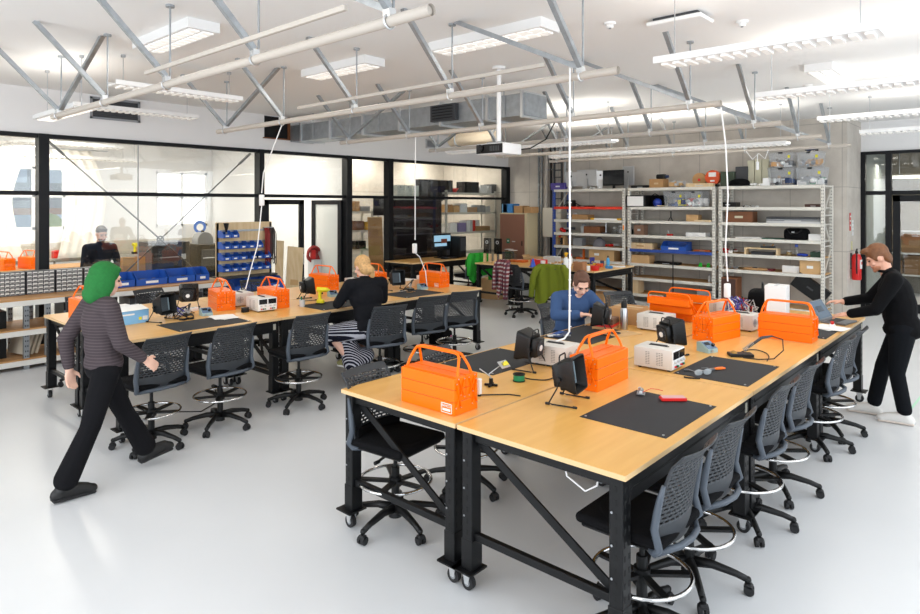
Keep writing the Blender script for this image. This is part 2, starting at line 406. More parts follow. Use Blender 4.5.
def boxlight(x, y, rz, label, L=1.22, W=.3):
    t = T('surface_luminaire', label, 'ceiling light', (x, y, CZ), rz, 'surface ceiling lights')
    m = MB(); m.box((0, 0, -.045), (W, L, .09)); m.build('housing', WPLA, t)
    m = MB()
    for sx in (-1, 1):
        for k in range(10): m.box((sx*W*.22, -L/2+.1+k*(L-.2)/9, -.094), (W*.32, (L-.2)/9*.82, .01))
    m.build('diffuser', LAMPE, t)
boxlight(2.78, 6.2, 0, 'louvred box light on the ceiling, far left')
boxlight(4.75, 6.15, 0, 'louvred box light on the ceiling between two rails, centre left')
boxlight(4.85, 3.95, 0, 'louvred box light above the projector, top centre', 1.4)
boxlight(9.05, 1.9, PI/2, 'small box light turned sideways on the right ceiling')
boxlight(1.1, 4.0, 0, 'box light at the very top edge of the view, left of centre')
def detector(x, y, label):
    t = T('smoke_detector', label, 'smoke detector', (x, y, CZ))
    m = MB(); m.lathe([(.055, 0), (.055, -.02), (.035, -.025), (.03, -.05)], n=16); m.build('body', WPLA, t)
    m = MB(); m.cyl((0, 0, -.05), (0, 0, -.056), .012); m.build('sensor_tip', GREY, t)
for x, y, l in [(6.05, 1.98, 'round white smoke detector right of the first right pendant'), (9.9, 2.35, 'round white smoke detector near the sideways box light'), (5.3, 2.9, 'white round detector at the top centre')]: detector(x, y, l)
t = T('ceiling_speaker', 'flat white access box on the ceiling with a dark gap', 'ceiling box', (5.55, 2.35, CZ))
m = MB(); m.box((0, 0, -.05), (.3, .5, .035), bev=.01); m.build('panel', WPLA, t); m = MB(); m.box((0, 0, -.018), (.22, .4, .035)); m.build('mount', DGREY, t)

# duct
t = T('air_duct', 'rectangular galvanised air duct under the ceiling near the glass wall', 'duct', (7.2, 0, 3.3))
m = MB(); m.box2((-.25, 5.05, 0), (.25, 10.55, .3)); m.build('duct_body', GALV, t)
for y in (5.1, 5.7, 6.6, 7.5, 8.4, 9.3, 10.2):
    m = MB(); m.box2((-.28, y-.02, -.03), (.28, y+.02, .33)); m.build('flange', ZINC, t)
m = MB(); m.box2((-.33, 6.25, .04), (-.25, 6.75, .28)); m.build('outlet_box', DGREY, t); m = MB()
for k in range(5): m.box2((-.345, 6.3, .07+k*.042), (-.33, 6.7, .085+k*.042))
m.build('grille', BLACK, t)
for y in (5.4, 8.0, 9.8):
    m = MB(); m.cyl((-.27, y, 0), (-.27, y, .47), .007, n=6); m.build('hanger_rod', GALV, t)
t = T('round_duct', 'short round flexible duct bend beyond the galvanised duct', 'duct', (9.9, 8.6, 3.45))
m = MB(); m.cyl((0, -.7, 0), (0, .5, 0), .13, n=20); m.build('duct_body', M('cream_duct', '#d9cbb4', .5, .3), t); m = MB(); m.ring((0, -.7, 0), .133, .02, ax=(0, 1, 0)); m.ring((0, .3, 0), .133, .015, ax=(0, 1, 0)); m.build('duct_collar', GALV, t)
# wall grilles
def grille(x0, x1, z0, z1, label, mat, fr, name='wall_grille'):
    t = T(name, label, 'vent', ((x0+x1)/2, YW, (z0+z1)/2)); w = x1-x0; h = z1-z0
    m = MB(); 
    for s in (-1, 1): m.box((s*w/2, -.012, 0), (.03, .03, h+.03)); m.box((0, -.012, s*h/2), (w+.03, .03, .03))
    m.build('frame', fr, t)
    m = MB(); m.box((0, -.004, 0), (w, .006, h)); n = int(h/.03)
    for k in range(n): m.box((0, -.012, -h/2+.02+k*.03), (w, .014, .008))
    m.build('louvre', mat, t)
grille(3.5, 4.19, 3.42, 3.72, 'large dark louvred grille high on the white wall, left', DGREY, GREY)
grille(10.65, 11.0, 3.45, 3.63, 'small grey vent on the white wall beside the storage bay', GREY, LGREY)
t = T('wall_hatch', 'dark open hatch with a bare wood edge high on the white wall', 'hatch', (6.67, YW, 3.55))
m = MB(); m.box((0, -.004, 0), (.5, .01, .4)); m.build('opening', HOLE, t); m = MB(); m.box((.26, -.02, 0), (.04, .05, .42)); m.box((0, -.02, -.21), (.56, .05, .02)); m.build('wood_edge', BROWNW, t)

# projector
px_, py_ = 6.1, 4.83
t = T('ceiling_projector', 'white projector with a black lens face hanging on a white pole', 'projector', (px_, py_, 2.77))
m = MB(); m.box((.0, 0, 0), (.36, .42, .13), bev=.015, seg=2); m.build('body', WPLA, t)
m = MB(); m.box((-.185, 0, 0), (.01, .4, .11), bev=.004); m.build('front_panel', BPLA, t)
m = MB(); m.cyl((-.19, .12, .01), (-.215, .12, .01), .045, n=20); m.cyl((-.2, .12, .01), (-.22, .12, .01), .035, n=20); m.build('lens', SCREEN, t)
m = MB(); 
for k in range(6): m.box((-.192, -.02-k*.025, .0), (.006, .012, .06))
m.build('vent_slots', DGREY, t)
m = MB(); m.cyl((0, 0, .06), (0, 0, 1.0), .028, n=14); m.cyl((0, 0, .97), (0, 0, 1.0), .08, n=16); m.build('pole', WPLA, t)
m = MB(); m.box((0, 0, .075), (.22, .2, .02)); m.build('mount_plate', GREY, t)
m = MB(); m.tube([(.18, -.1, 0), (.3, -.25, .02), (.34, -.45, .12), (.3, -.6, .3)], .008); m.build('cable', BPLA, t)

# hanging power cords with a socket
def cord(pts, sock, label, tail=None, r=.007):
    b = sock
    t = T('hanging_socket_cord', label, 'power cord', b, group='white hanging power cords')
    m = MB(); m.tube([Vector(p)-Vector(b) for p in pts], r); m.build('cable', WPLA, t)
    m = MB(); m.box((0, 0, .06), (.055, .055, .14), bev=.012, seg=2); m.build('socket_block', WPLA, t)
    if tail: m = MB(); m.tube([Vector(p)-Vector(b) for p in tail], .0065); m.build('tail_lead', WPLA, t)
cord([(4.33, 6.76, 3.06), (4.36, 7.0, 2.8), (4.35, 7.2, 2.5), (4.35, 7.24, 2.25)], (4.35, 7.24, 2.1), 'white hanging cord with socket above the left bench, leftmost',
     [(4.35, 7.24, 2.1), (4.3, 7.2, 1.85), (4.22, 7.12, 1.6), (4.08, 7.05, 1.3), (3.98, 6.98, 1.1)])
cord([(6.42, 6.6, 3.07), (6.42, 6.61, 2.4), (6.41, 6.6, 1.6)], (6.4, 6.6, 1.42), 'white hanging cord with socket in front of the dark cabinet', [(6.4, 6.6, 1.42), (6.45, 6.55, 1.36), (6.52, 6.5, 1.15), (6.55, 6.5, .93)])
cord([(6.42, 2.3, 3.06), (6.4, 2.25, 2.7), (6.44, 2.24, 2.2), (6.4, 2.25, 1.7), (6.46, 2.25, 1.35)], (6.45, 2.25, 1.2), 'white hanging cord with socket in front of the right rack', [(6.45, 2.25, 1.2), (6.5, 2.2, 1.12), (6.6, 2.25, 1.08), (6.7, 2.3, 1.06)])
m = MB(); m.tube([(0, 0, 2.1), (.01, .01, 1.4), (0, .0, .6), (-.01, 0, .06), (-.05, .02, .01), (-.15, .03, .006)], .007)
for k in range(16): m.ring((0, 0, .1+k*.12), .011, .0025, 10, 5)
tag(m.build('spiral_power_lead', WPLA), 'thick white power lead dropping straight to the middle of the right bench', 'power cord').location = (4.27, 2.68, 1.06)
m = MB(); m.tube([(11.2, 3.6, 3.0), (11.2, 3.5, 2.86), (11.2, 3.4, 2.95), (11.2, 3.3, 2.86), (11.2, 3.25, 3.0)], .008); m.box((11.2, 3.42, 2.75), (.04, .04, .14), bev=.01); m.cyl((11.2, 3.42, 2.8), (11.2, 3.42, 2.95), .006)
tag(m.build('looped_cable', WPLA), 'coiled white cable with plug looped on a rail over the racks', 'cable')

# ------------------------------------------------------------------ workbench
def workbench(name, label, loc, L, W, casters=True, H=.9, group=None, cat='workbench', rz=0, mid=False):
    """origin at the min x / min y floor corner; L along x, W along y"""
    t = T(name, label, cat, loc, rz, group)
    m = MB(); m.mi = 0; m.box2((0, 0, H-.026), (L, W, H)); m.mi = 1
    b = .002
    m.box2((-b, -b, H-.0255), (L+b, 0, H-.001)); m.box2((-b, W, H-.0255), (L+b, W+b, H-.001)); m.box2((-b, 0, H-.0255), (0, W, H-.001)); m.box2((L, 0, H-.0255), (L+b, W, H-.001))
    m.build('tabletop', [PLY, PLYE], t)
    xs = (.055, L-.055); ys = (.055, W-.055); zb = .125
    for x in xs:
        for y in ys:
            m = MB(); m.box2((x-.04, y-.035, zb), (x+.04, y+.035, H-.026), bev=.004)
            sx = -1 if x < L/2 else 1; sy = -1 if y < W/2 else 1
            m.mi = 1
            for k in range(11):
                z = .2+k*.062
                m.box((x+sx*.0405, y+.0, z), (.002, .012, .026)); m.box((x-.02, y+sy*.0355, z), (.011, .002, .026)); m.box((x+.02, y+sy*.0355, z), (.011, .002, .026))
            m.mi = 2
            for k in range(4): m.cyl((x+sx*.04, y+.02, .26+k*.15), (x+sx*.043, y+.02, .26+k*.15), .006, n=6)
            m.mi = 0; m.box2((x-.044, y-.039, zb), (x+.044, y+.039, zb+.16), bev=.003)
            o = m.build('post', [BLACK, HOLE, STEEL], t)
            m = MB(); m.box((x+sx*.01, y+sy*.01, zb-.005), (.14, .14, .01)); m.build('foot_plate', BLACK, o)
            if casters:
                cx, cy = x+sx*.012, y+sy*.012
                c = MB(); c.box((cx, cy, .108), (.075, .075, .006))
                for s in (-1, 1): c.prism([(-.03, .108), (.03, .108), (.012, .035), (-.012, .035)], (cx+s*.022, cy, 0), (0, 1, 0), (0, 0, 1), (1, 0, 0), .003)
                c.build('caster_fork', ZINC, o)
                c = MB(); c.cyl((cx-.015, cy, .04), (cx+.015, cy, .04), .04, n=18); c.mi = 1; c.cyl((cx-.017, cy, .04), (cx+.017, cy, .04), .02, n=12); c.build('caster_wheel', [BRUB, GREY], o)
    for y in (.04, W-.04):
        m = MB(); m.box2((.09, y-.02, H-.15), (L-.09, y+.02, H-.028), bev=.003); m.mi = 1; m.box2((.09, y-.022, H-.095), (L-.09, y+.022, H-.085)); m.build('long_beam', [BLACK, HOLE], t)
        for x in (L-.07,):
            m = MB(); m.box((x, y+(-.022 if y < W/2 else .022), H-.09), (.03, .004, .06)); m.build('beam_clip', M('clip_yellow_zinc', '#c9c6b8', .4, .3), t)
    for x in xs:
        m = MB(); m.bar((x, .08, H-.06), (x, W-.08, H-.06), .03, .05, bev=.003); m.build('end_rail', BLACK, t); m = MB(); m.bar((x, .08, .3), (x, W-.08, .3), .035, .04, bev=.003); m.build('low_rail', BLACK, t)
        m = MB(); m.bar((x+.02, W-.1, H-.09), (x+.02, .09, .32), .012, .045); m.build('diagonal_brace', BLACK, t)
    if mid:
        m = MB(); m.bar((.1, W-.06, .3), (L-.1, W-.06, .3), .035, .04); m.build('low_rail', BLACK, t)
    return t
RB = [2.6, 4.34, 6.14, 8.0]
WN = [['front right workbench with the rubber mat, nearest the camera', 'front left workbench of the near group, toolbox on its end'],
      ['middle right workbench carrying a mat and the beige power supply', 'middle left workbench where the person in blue sits'],
      ['far right workbench with the laptop, beside the standing man', 'far left workbench of the near group under the open toolbox']]
for i in range(3):
    workbench('workbench', WN[i][0], (RB[i]+.005, 1.35, 0), RB[i+1]-RB[i]-.015, 1.0, group='near workbenches')
    workbench('workbench', WN[i][1], (RB[i]+.005, 2.37, 0), RB[i+1]-RB[i]-.015, 1.0, group='near workbenches')
LB = [2.19, 3.83, 5.46, 7.16]
WN = [['left end workbench in the front row, behind the walking woman', 'left end workbench in the back row with the first orange toolbox'],
      ['middle front workbench of the left group where the woman sits', 'middle back workbench of the left group'],
      ['right end front workbench of the left group with two empty chairs', 'right end back workbench of the left group']]
for i in range(3):
    workbench('workbench', WN[i][0], (LB[i], 5.97, 0), LB[i+1]-LB[i]-.012, 1.03, group='left workbenches')
    workbench('workbench', WN[i][1], (LB[i], 7.02, 0), LB[i+1]-LB[i]-.012, 1.03, group='left workbenches')
workbench('workbench', 'far wooden workbench holding the computer monitor by the glass wall', (9.2, 9.55, 0), 2.1, .85, False)
workbench('workbench', 'far cluttered workbench in front of the racks, right half', (10.2, 5.9, 0), 1.55, 1.8, True, rz=0)
workbench('workbench', 'far workbench with clear acrylic panels standing on it', (10.15, 7.72, 0), 1.3, .95, True)

# ------------------------------------------------------------------ drafting chair
def make_chair():
    t = T('drafting_chair', '', 'chair')
    def seatf(a, rr): return a
    m = MB(); m.box((0, .02, .57), (.46, .45, .05), bev=.022, seg=3); m.ball((0, .02, .59), (.2, .2, .018), 16); m.build('seat', FAB, t, smooth=True)
    m = MB(); m.box((0, .02, .535), (.42, .4, .02), bev=.008); m.build('seat_pan', BPLA, t)
    # perforated shell
    def fn(u, v):
        x = (u-.5)*(.445-.035*v); bend = (2*u-1)**2
        z = .54+v*.452
        y = -.205-.085*v*v-.012*v+.05*bend*(1-.3*v) + (-.03*max(0, v-.85)/.15)
        return (x, y, z)
    m = MB()
    NU, NV = 45, 44
    def skip(i, j):
        if i < 2 or i >= NU-2 or j < 10 or j >= NV-3: return False
        if j % 2 == 0: return False
        return ((i + (2 if (j//2) % 2 else 0)) % 4) in (0, 1, 2)
    m.grid(fn, NU, NV, thick=.007, skip=skip); m.build('backrest', CHAIRP, t, smooth=False)
    m = MB(); 
    m.grid(lambda u, v: (lambda p: (p[0]*.94, p[1]+.012, p[2]))(fn(u, v*.22+.01)), 16, 4, thick=.012); m.build('lumbar_pad', FAB, t, smooth=True)
    m = MB()
    for s in (-1, 1):
        pts = [(s*.18, -.12, .53), (s*.222, -.17, .535), (s*.23, -.195, .56)] + [(s*(.23-.018*v), fn(1, v)[1]-.006, .545+v*.49) for v in (.2, .35, .5, .62)]
        m.tube(pts, [.016, .018, .019, .019, .018, .015, .009], 8)
    m.tube([(-.215, -.175, .535), (-.1, -.235, .545), (0, -.25, .548), (.1, -.235, .545), (.215, -.175, .535)], .016, 8)
    m.build('back_frame', CHFR, t, smooth=True)
    m = MB(); m.box((0, 0, .505), (.16, .2, .04), bev=.01); m.cyl((.0, 0, .28), (0, 0, .5), .014, n=12); m.bar((.06, .03, .51), (.24, .06, .5), .012, .012); m.cyl((.22, .06, .5), (.26, .06, .5), .012, n=8); m.build('tilt_mechanism', BPLA, t)
    m = MB(); m.cyl((0, 0, .1), (0, 0, .38), .027, n=16); m.cyl((0, 0, .06), (0, 0, .14), .045, .03, n=16); m.build('gas_column', BPLA, t)
    m = MB(); m.ring((0, 0, .3), .235, .0105, 40, 8); m.build('foot_ring', CHROME, t, smooth=True)
    m = MB()
    for k in range(5):
        a = 2*PI*k/5+.3; m.bar((.03*math.cos(a), .03*math.sin(a), .29), (.235*math.cos(a), .235*math.sin(a), .3), .04, .016)
    m.cyl((0, 0, .26), (0, 0, .32), .042, n=14); m.build('ring_spokes', BPLA, t)
    for k in range(5):
        a = 2*PI*k/5; c, s = math.cos(a), math.sin(a)
        m = MB(); m.tube([(.02*c, .02*s, .115), (.12*c, .12*s, .12), (.24*c, .24*s, .098), (.3*c, .3*s, .078)], [.03, .024, .019, .018], 8); m.ball((.3*c, .3*s, .078), .019, 8)
        o = m.build('base_leg', BPLA, t, smooth=True)
        m = MB()
        for d in (-.016, .016): m.cyl((.305*c-s*(d-.009), .305*s+c*(d-.009), .027), (.305*c-s*(d+.009), .305*s+c*(d+.009), .027), .027, n=14)
        m.box((.305*c, .305*s, .045), (.045, .05, .03), rot=a, bev=.01); m.build('caster', BRUB, o)
    return t
CH = make_chair()
def chair(x, y, rz, label, group): return place(CH, USED, (x, y, 0), rz, label, group)
GR = 'drafting chairs on the right side of the near workbenches'
for x, y, a, l in [(2.95, 1.44, 0, 'black drafting chair nearest the camera, under the front corner'), (3.53, 1.44, -1, 'second drafting chair from the camera along the right edge'),
                   (4.41, 1.44, 0, 'third drafting chair from the camera along the right edge'), (5.07, 1.44, -1, 'fourth drafting chair from the camera along the right edge'),
                   (6.16, 1.44, 0, 'fifth drafting chair from the camera along the right edge'), (6.68, 1.44, 0, 'sixth drafting chair, closest to the standing man')]:
    chair(x, y, R(a), l, GR)
GL = 'drafting chairs at the front of the left workbenches'
for x, y, a, l in [(2.38, 5.75, 6, 'leftmost drafting chair, right beside the walking woman'), (3.02, 5.76, 4, 'second drafting chair of the left group, in front of the mat'), (3.88, 5.74, -3, 'drafting chair just left of the seated woman'),
                   (4.84, 5.56, -16, 'drafting chair the woman in black sits on'), (5.68, 5.72, -16, 'drafting chair just right of the seated woman'), (6.28, 5.72, -18, 'drafting chair at the right end of the left group')]:
    chair(x, y, R(a), l, GL)
GB = 'drafting chairs at the far side of the left workbenches'
for x, y, a, l in [(2.75, 8.35, 175, 'drafting chair half hidden behind the leftmost bench'), (3.6, 8.4, 190, 'drafting chair behind the left benches near the blue bins'), (5.0, 8.35, 170, 'drafting chair behind the left benches near the bin rack')]:
    chair(x, y, R(a), l, GB)
GN = 'drafting chairs on the left side of the near workbenches'
for x, y, a, l in [(2.86, 3.13, 186, 'drafting chair tucked under the bench end with the front toolbox'), (3.6, 3.16, 190, 'drafting chair tucked in just behind the front toolbox chair'), (6.0, 3.78, 165, 'drafting chair the person in blue sits on'), (7.3, 3.72, 150, 'drafting chair behind the open toolbox')]:
    chair(x, y, R(a), l, GN)
GF = 'drafting chairs at the far benches'
for x, y, a, l in [(9.85, 7.25, -100, 'far drafting chair with a plaid shirt hung on it'), (9.62, 6.3, -75, 'far drafting chair under the olive jumper'), (10.55, 9.2, -8, 'far drafting chair wearing the green cardigan'), (11.75, 9.15, 120, 'far chair half hidden below the acrylic panels')]:
    chair(x, y, R(a), l, GF)

# ------------------------------------------------------------------ storage racks
LEV = [2.445, 2.036, 1.735, 1.424, 1.12, .81, .5, .15]
YB = [8.69, 6.72, 4.74, 2.79]; XF, XR = 13.0, 13.7
def rack(i, label):
    a, b = YB[i+1], YB[i]; W = b-a
    t = T('storage_rack', label, 'storage rack', (XF, a, 0), 0, 'storage racks along the concrete wall')
    BLUEP = M('rack_blue', '#26489a', .45); REDP = M('rack_red', '#e03a22', .45)
    g = .035
    for y in (g+.03, W-g-.03):
        for x in (.03, .67):
            m = MB(); m.box2((x-.03, y-.03, 0), (x+.03, y+.03, 2.47), bev=.003); m.mi = 1
            for k in range(40): m.box((x-.031, y-.012, .08+k*.06), (.002, .012, .018)); m.box((x-.031, y+.012, .08+k*.06), (.002, .012, .018))
            m.build('upright', [BLUEP if (i == 0 and y > 1) else RACK, M('rack_slot', '#6d6a63', .8)], t)
        m = MB()
        for k in range(4):
            z0 = .2+k*.57; m.bar((.05, y, z0), (.65, y, z0+.5), .02, .02) if k % 2 else m.bar((.65, y, z0), (.05, y, z0+.5), .02, .02); m.bar((.05, y, z0), (.65, y, z0), .02, .02)
        m.bar((.05, y, 2.44), (.65, y, 2.44), .02, .02); m.build('frame_bracing', RACK, t)
    for j, z in enumerate(LEV):
        if i == 2 and j == 6: continue
        mt = REDP if (i == 0 and j == 1) else BLUEP if (i == 1 and j == 4) else RACK
        m = MB(); m.box2((-.02, g+.06, z-.035), (.02, W-g-.06, z+.025)); m.box2((.66, g+.06, z-.035), (.7, W-g-.06, z+.025)); o = m.build('shelf_beam', mt, t)
        m = MB(); m.box2((.02, g+.03, z+.0), (.66, W-g-.03, z+.018)); m.build('shelf_board', CARD2 if j > 3 else RACK, o)
rack(0, 'cream storage rack on the left with one red beam and blue posts'); rack(1, 'cream storage rack in the middle with one blue beam'); rack(2, 'cream storage rack on the right beside the concrete column')

# ------------------------------------------------------------------ long bench along the glass
t = T('long_shelf_bench', 'long three-tier bench of wood and white beams along the glass wall', 'bench', (0, 9.6, 0))
x0, x1, dp = -1.2, 5.15, .82
WOODB = woodmat('bench_board', '#a87a4a', '#c39562', .5, (1, 8, 8))
for z, n in ((.9, 'top_board'), (.52, 'middle_board'), (.14, 'lower_board')):
    m = MB(); m.box2((x0, -.01, z-.02), (x1, dp, z)); o = m.build(n, WOODB, t)
    m = MB(); m.box2((x0, -.03, z-.085), (x1, .0, z-.02)); m.box2((x0, dp, z-.085), (x1, dp+.03, z-.02)); m.build('shelf_beam', M('beam_offwhite', '#dddbd5', .5), o)
for x in (x0+.05, .9, 1.3, 2.42, 2.66, 4.0, 5.1):
    for y in (.03, dp-.03):
        m = MB(); m.box2((x-.03, y-.03, 0), (x+.03, y+.03, .88)); m.mi = 1
        for k in range(12): m.box((x-.012, y-.031, .1+k*.065), (.012, .002, .022)); m.box((x+.012, y-.031, .1+k*.065), (.012, .002, .022))
        m.build('upright', [GALV, DGREY], t)
# ------------------------------------------------------------------ bench equipment
ZT = .9
def toolbox(name, label, loc, rz, sign=False, group='orange cantilever toolboxes'):
    """closed cantilever toolbox, length along local y"""
    t = T('cantilever_toolbox', label, 'toolbox', loc, rz, group)
    L, W = .44, .205; hs = [0, .075, .145, .212]
    m = MB(); m.box2((-W/2, -L/2, 0), (W/2, L/2, hs[1]), bev=.003); m.build('base_tray', ORANGE, t)
    for k in (1, 2):
        for s in (-1, 1):
            m = MB(); m.box2((s*.0015, -L/2, hs[k]+.002), (s*W/2, L/2, hs[k+1]), bev=.003)
            m.mi = 1; m.box2((s*.004, -L/2+.004, hs[k]-.001), (s*(W/2-.003), L/2-.004, hs[k]+.004)); m.mi = 0
            if k == 2: m.box2((s*.006, -L/2+.004, hs[3]), (s*(W/2-.02), L/2-.004, hs[3]+.006), bev=.002)
            m.build('upper_tray' if k == 2 else 'middle_tray', [ORANGE, ORDARK], t)
    for s in (-1, 1):
        m = MB(); zt = .335; e = L/2-.012; p = []
        for f in (-1, 1):
            q = [(s*.062, f*(e-.0), hs[3]-.0), (s*.045, f*(e-.01), hs[3]+.05), (s*.02, f*(e-.025), zt-.025), (s*.014, f*(e-.04), zt-.006), (s*.012, f*(e-.07), zt)]
            p = p+q if f < 0 else p+q[::-1]
        m.tube(p, .0085, 10); m.build('handle', ORANGE, t)
    for f in (-1, 1):
        m = MB(); y = f*(L/2+.003)
        def arm(a, b): m.bar((a[0], y, a[1]), (b[0], y, b[1]), .004, .014, up=(0, 1, 0))
        for s in (-1, 1):
            arm((s*.09, .045), (s*.02, .2)); arm((s*.05, .045), (s*.085, .18)); arm((s*.02, .1), (s*.07, .205))
        o = m.build('lever_arm', ORANGE, t)
        m = MB()
        for s in (-1, 1):
            for a in ((s*.09, .045), (s*.05, .045), (s*.02, .2), (s*.085, .18), (s*.055, .115), (s*.07, .205), (s*.02, .1)): m.cyl((a[0], y+f*.001, a[1]), (a[0], y+f*.005, a[1]), .0045, n=8)
        m.build('rivet', ZINC, o)
    if sign:
        m = MB(); x = -W/2-.0012; cy, cz = -L/2+.06, .037
        def fr(y0, z0, y1, z1): m.box2((x-.0006, cy+y0, cz+z0), (x+.002, cy+y1, cz+z1))
        fr(-.042, -.028, .042, -.0245); fr(-.042, .0245, .042, .028); fr(-.042, -.028, -.0385, .028); fr(.0385, -.028, .042, .028); fr(-.03, -.016, .03, -.003)
        o = m.build('maker_label', WPLA, t, label='white printed maker label')
        lib_text('BAHCO', .021, WPLA, 'label_text', o, (x-.0006, cy, cz+.012), (PI/2, 0, -PI/2))
    return t
toolbox('a', 'orange toolbox at the front corner of the near bench, white label on its side', (2.79, 2.67, ZT), 0, True)
toolbox('b', 'orange toolbox in the middle of the near bench beside the open fume hood', (3.86, 2.19, ZT), PI/2+.03)
toolbox('c', 'orange toolbox behind the beige power supply, seen end-on', (5.86, 2.14, ZT), PI/2-.2)
toolbox('d', 'long orange toolbox on the right edge of the near bench before the laptop', (6.265, 1.655, ZT), 0)
toolbox('e', 'orange toolbox at the far left bench end beside the green hair', (2.42, 7.45, ZT), .03)
toolbox('f', 'orange toolbox on the left bench behind the second chair', (3.72, 7.06, ZT), -.25)
toolbox('g', 'orange toolbox directly behind the left bench power supply with displays', (4.2, 6.74, ZT), -.12)
toolbox('h', 'orange toolbox on the left bench in front of the frosted door', (5.52, 7.55, ZT), 0)
toolbox('i', 'orange toolbox partly hidden behind the blonde head', (6.2, 7.3, ZT), 0)
toolbox('j', 'orange toolbox at the right end of the left benches', (6.82, 6.62, ZT), -.05, True)
# the opened one
def open_toolbox(loc, rz):
    t = T('cantilever_toolbox', 'open orange toolbox with its trays spread apart, on the far near bench', 'toolbox', loc, rz, 'orange cantilever toolboxes')
    L, W = .46, .21
    def tray(m, cx, z, w, h):
        for s in (-1, 1): m.box((cx+s*(w/2-.002), 0, z+h/2), (.004, L, h)); m.box((cx, s*(L/2-.002), z+h/2), (w-.008, .004, h))
        m.box((cx, 0, z+.002), (w, L, .004))
    m = MB(); tray(m, 0, 0, W, .08); m.build('base_tray', ORANGE, t)
    for s in (-1, 1):
        m = MB(); tray(m, s*.15, .085, .1, .065); m.build('middle_tray', ORANGE, t)
        m = MB(); tray(m, s*.2, .165, .1, .07); m.build('upper_tray', ORANGE, t)
        m = MB(); x = s*.215; p = []
        for f in (-1, 1):
            q = [(x, f*(L/2+.006), .2), (x+s*.01, f*(L/2-.0), .26), (x+s*.012, f*(L/2-.02), .285), (x+s*.012, f*(L/2-.05), .29)]; p = p+q if f < 0 else p+q[::-1]
        m.tube(p, .008, 10); m.build('handle', ORANGE, t)
        for f in (-1, 1):
            m = MB(); y = f*(L/2+.004); m.bar((0.02*s, y, .06), (s*.2, y, .2), .004, .014, up=(0, 1, 0)); m.bar((s*.09, y, .04), (s*.22, y, .22), .004, .014, up=(0, 1, 0)); m.build('lever_arm', ORANGE, t)
open_toolbox((6.6, 2.8, ZT), -.08)

def make_psu():
    t = T('bench_power_supply', '', 'power supply')
    W, D, H = .235, .29, .155
    m = MB(); m.box2((-W/2, -D/2, .012), (W/2, D/2, H), bev=.006, seg=2); m.build('case', BEIGE, t)
    for s in (-1, 1):
        for c0, n in ((-.07, 3), (.03, 2)):
            m = MB()
            for k in range(8):
                for j in range(n): m.box((s*(W/2+.0004), c0+j*.018, .04+k*.012), (.001, .013, .004))
            m.build('vent_panel', M('vent_shadow', '#77746f', .7), t)
    m = MB(); m.box((0, .0, H+.0015), (.022, .15, .004), bev=.001); m.mi = 1; m.box((0, .0, H+.008), (.016, .13, .006), bev=.002); m.build('top_handle', [BPLA, DGREY], t)
    m = MB(); m.box2((-W/2+.006, -D/2-.004, .018), (W/2-.006, -D/2+.002, H-.006), bev=.002); f = m.build('front_panel', WPLA, t)
    for s in (-1, 1):
        m = MB(); m.box((s*.055, -D/2-.006, .115), (.095, .006, .055), bev=.001); m.build('display', SCREEN, f)
        m = MB()
        for j in (-1, 1): m.cyl((s*.055+j*.025, -D/2-.004, .068), (s*.055+j*.025, -D/2-.02, .068), .009, n=12)
        m.build('knob', LGREY, f)
        m = MB(); m.mi = 0; m.cyl((s*.055-.022, -D/2-.004, .035), (s*.055-.022, -D/2-.018, .035), .007, n=10); m.mi = 1; m.cyl((s*.055+.022, -D/2-.004, .035), (s*.055+.022, -D/2-.018, .035), .007, n=10); m.mi = 2; m.cyl((s*.055, -D/2-.004, .035), (s*.055, -D/2-.018, .035), .007, n=10)
        m.build('terminal', [RED, GREEN, BPLA], f)
    m = MB()
    for s in (-1, 1):
        for r in (.012, .024, .036): m.ring((s*.055, D/2+.001, .08), r, .002, 18, 5, (0, 1, 0))
        m.box((s*.055, D/2+.001, .08), (.08, .003, .006)); m.box((s*.055, D/2+.001, .08), (.006, .003, .08))
    m.build('fan_grille', GREY, t)
    m = MB()
    for sx in (-1, 1):
        for sy in (-1, 1): m.cyl((sx*.09, sy*.11, 0), (sx*.09, sy*.11, .014), .012, n=10)
    m.build('rubber_feet', BRUB, t)
    return t
PSU = make_psu()
for x, y, a, l in [(4.54, 2.08, 2, 'beige power supply with two dark displays beside the near mats'), (5.88, 2.72, 180, 'grey power supply between the steel bottle and the open toolbox'), (4.1, 2.7, 186, 'beige power supply standing behind the back fume hood, papers on top'),
                   (6.46, 2.12, 178, 'grey power supply left of the long right edge toolbox'), (7.15, 2.62, 178, 'farthest power supply on the near bench with wires on it'),
                   (3.95, 6.58, -4, 'beige power supply with two dark displays on the left bench'), (3.98, 7.12, 175, 'beige power supply under the hanging cord on the left bench'), (5.86, 7.22, 178, 'small grey power supply left of the blonde head')]:
    place(PSU, USED, (x, y, ZT), R(a), l, 'bench power supplies')

